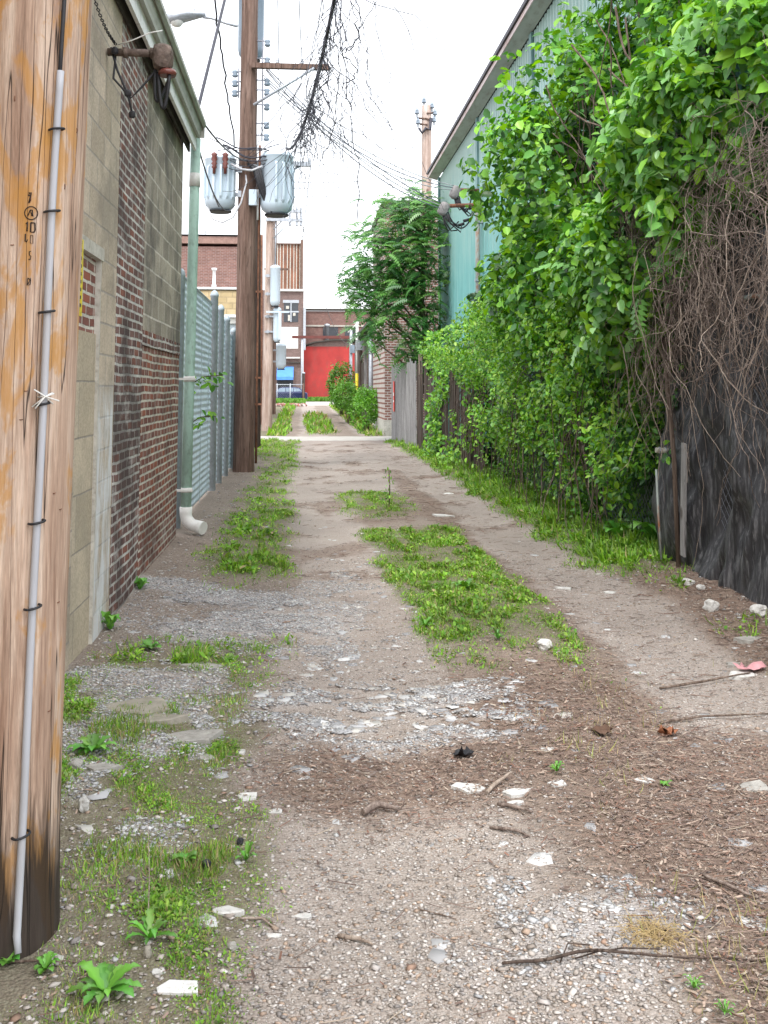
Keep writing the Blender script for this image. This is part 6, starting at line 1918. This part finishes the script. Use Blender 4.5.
stick([(700, 875, 0), (735, 893, .008), (768, 905, 0)], .005, 'brown stick slanting to the right edge', M['twig_brown'])
for i, (x, y, m_, lab) in enumerate(((463, 757, 'black', 'black plastic scrap upright in the brown chips'), (750, 672, 'pink', 'pale pink rag crumpled beside the slab at the right edge'), (668, 735, 'orange_leaf', 'curled orange brown dead leaf in the litter on the right'), (602, 735, 'brown_leaf', 'dark brown dead leaf in the litter above the white slab'), (387, 405, None, ''))):
    if not m_: continue
    M.setdefault('pink', simple('pink_cloth', (.6, .3, .32), .8, .15, 20)); M.setdefault('orange_leaf', simple('orange_dead_leaf', (.3, .12, .06), .7, .3, 60)); M.setdefault('brown_leaf', simple('brown_dead_leaf', (.1, .055, .035), .7, .3, 60))
    p = on_g(x, y); q = random.Random(i + 3); b = MB(); k = p.y / 1000 * 11
    G5 = [[Vector(((u - 2) / 2 * k * (1 - .35 * abs(v - 2) * (.5 + q.random() * .5)) * (1.6 if m_ == 'pink' else 1), (v - 2) / 2 * k * .8, abs(q.gauss(0, .35)) * k + .25 * k * abs(u - 2) / 2)) for v in range(5)] for u in range(5)]
    vs = [g_ + p for row in G5 for g_ in row]
    b.add(vs, [(u * 5 + v, (u + 1) * 5 + v, (u + 1) * 5 + v + 1, u * 5 + v + 1) for u in range(4) for v in range(4)], True)
    nm, ct = (('plastic_scrap', 'litter'), ('rag', 'rag'), ('dead_leaf', 'leaf'), ('dead_leaf', 'leaf'))[i]
    o = b.build(nm, M[m_]); tag(o, lab, ct); o.data.transform(Matrix.Translation(-p)); o.location = p
    so = o.modifiers.new('thick', 'SOLIDIFY'); so.thickness = .0015

# individual weeds
def weed(pxx, pyy, wpx, label, seed, n_l=9, narrow=.24, up=.45, cols=None, group='weeds growing in the alley'):
    q = random.Random(seed); p = on_g(pxx, pyy); R_ = wpx / 2 * p.y / 1000
    V = []; F = []; Tn = []
    for k in range(n_l):
        a = k / n_l * 6.2832 * 1.0 + q.uniform(-.3, .3); L = R_ * q.uniform(.65, 1.1); u0 = up * q.uniform(.5, 1.5)
        d = Vector((math.cos(a), math.sin(a), 0)); sd = Vector((-math.sin(a), math.cos(a), 0)); col = q.choice(cols or [(.1, .28, .04), (.14, .34, .05), (.08, .22, .03)])
        col = [c * q.uniform(.85, 1.2) for c in col]; o_ = len(V); m_ = 9
        for j in range(m_ + 1):
            s_ = j / m_; w = L * narrow * math.sin(math.pi * min(1, .08 + s_ * .92)) ** .7 * (1 + .28 * (1 if j % 2 else -1) * (s_ < .85))
            c = p + d * L * s_ * (1 - .15 * s_) + Vector((0, 0, L * u0 * math.sin(s_ * 2.3) * .8 + .004))
            V += [c - sd * w + Vector((0, 0, w * .3)), c, c + sd * w + Vector((0, 0, w * .3))]; Tn += [col, [c_ * 1.25 for c_ in col], col]
        for j in range(m_):
            F += [(o_ + 3 * j, o_ + 3 * j + 1, o_ + 3 * j + 4, o_ + 3 * j + 3), (o_ + 3 * j + 1, o_ + 3 * j + 2, o_ + 3 * j + 5, o_ + 3 * j + 4)]
    me = fast_mesh('weed', np.array([tuple(v) for v in V]) - np.array(tuple(p)), np.array(F).ravel(), np.full(len(F), 4), np.array(Tn))
    o = link('weed', me, M['leaf']); o.location = p; tag(o, label, 'weed', group); return o
for i, (x, y, w, lab, n_l, nar, up) in enumerate((
    (105, 994, 88, 'large dandelion rosette at the lower left beside the white slab', 15, .13, .35),
    (150, 940, 64, 'toothed weed with a few long leaves right of the near pole', 11, .10, .5),
    (45, 972, 34, 'small leafy weed at the foot of the near pole', 13, .18, .7),
    (8, 965, 26, 'weed cut off by the left edge below the pole', 7, .35, .5),
    (110, 630, 34, 'upright weed growing against the end of the tan block wall', 9, .25, 1.0),
    (93, 752, 56, 'low spreading weed beside the grey stone slab', 16, .15, .3),
    (557, 773, 24, 'bright tuft alone in the brown litter above the white slab', 9, .12, .9),
    (185, 862, 30, 'pale clover like weed in the left shoulder', 9, .35, .4),
    (246, 862, 26, 'thin weed at the left edge of the gravel rut', 8, .16, 1.0),
    (150, 650, 30, 'broad leaved weed beside the crushed limestone', 9, .3, .5),
    (694, 990, 26, 'small bright grass tuft at the bottom right', 14, .07, .9),
    (725, 1016, 26, 'bright grass tuft cut by the bottom right edge', 14, .07, .9),
    (665, 787, 18, 'small pale weed right of the thin grey flake', 8, .2, .5),
    (600, 487, 34, 'broad light green weed by the edge of the bright curtain', 9, .3, .8),
    (655, 545, 56, 'large leaved weed at the foot of the fence left of the post', 12, .3, .8),
    (620, 540, 46, 'leafy weed in the verge between the curtain and the post', 12, .28, .8),
    (590, 520, 46, 'leafy weed at the hedge foot farther up the verge', 12, .28, .8),
    (465, 590, 34, 'dandelion like weed in the grass strip between the ruts', 10, .16, .6),
    (425, 627, 24, 'narrow leaved weed at the near left corner of the grass strip', 10, .14, .8),
    (498, 640, 22, 'spiky weed at the near end of the grass strip', 10, .12, .9),
    (140, 590, 26, 'weed growing out of the brick wall foot', 9, .25, 1.0))):
    weed(x, y, w, lab, 200 + i, n_l, nar, up)
# tall stalk in the middle strip
t = thing('tall_weed', 'tall thin single stalk standing in the far grass patch between the ruts', 'weed', 'weeds growing in the alley')
p = on_g(389, 508); top = at(389, 470, p.y)
b = MB(); b.tube([p, p.lerp(top, .5) + Vector((.01, 0, 0)), top], .008, 6); b.build('stalk', M['bark'], t)
ps = []; 
for k in range(26):
    s_ = rnd.random(); ps.append(tuple(p.lerp(top, .15 + .85 * s_) + Vector((rnd.uniform(-.06, .06), rnd.uniform(-.06, .06), 0))))
leaf_cloud('leaves', np.array(ps), np.full(26, .06), palr(r3, LG, 26), M['leaf'], t, -.3, None, 77, .6)
settle(t, p)
# sprigs growing through the slatted fence
for (x, y, lab) in ((203, 376, 'leafy sprig growing out of the slatted fence beside the downspout'), (196, 417, 'smaller sprig on the slatted fence beneath the leafy sprig')):
    t = thing('vine_sprig', lab, 'vine', 'sprigs on the slatted fence')
    c = at(x, y, 12.0); r4 = np.random.RandomState(int(y)); n_ = 42 if y < 400 else 24
    s0 = Vector((FX + .02, 12.3, c.z - .12)); s1 = at(x + 20, y - 1, 12.0)
    b = MB(); b.tube([s0, s0.lerp(s1, .5) + Vector((0, 0, .05)), s1], .006, 5); b.build('stem', M['bark'], t)
    w_ = r4.rand(n_)[:, None]; pp = np.array(tuple(s0)) * (1 - w_) + np.array(tuple(s1)) * w_ + r4.normal(0, .045, (n_, 3))
    leaf_cloud('foliage', pp, .05 + .06 * r4.rand(n_), palr(r4, LG, n_), M['leaf'], t, .2, (0, -.5, 1), 5)
    settle(t, s0)
# straw tuft
t_ = MB()
q = random.Random(8); p = on_g(655, 936)
for k in range(260):
    a = q.random() * 6.28; L = q.uniform(.03, .1); o_ = Vector((q.gauss(0, .035), q.gauss(0, .03), .002)); d = Vector((math.cos(a), math.sin(a), q.uniform(.05, .7))).normalized()
    t_.tube([p + o_, p + o_ + d * L * .6, p + o_ + d * L + Vector((0, 0, -L * .3))], .0009, 3, False)
o = t_.build('straw_tuft', M['straw'] if 'straw' in M else M['twig_pale']); tag(o, 'dry straw tuft matted on the gravel edge at lower right', 'dry grass')
o.data.materials[0] = simple('straw', (.42, .31, .15), .7, .25, 60)
o.data.transform(Matrix.Translation(-p)); o.location = p
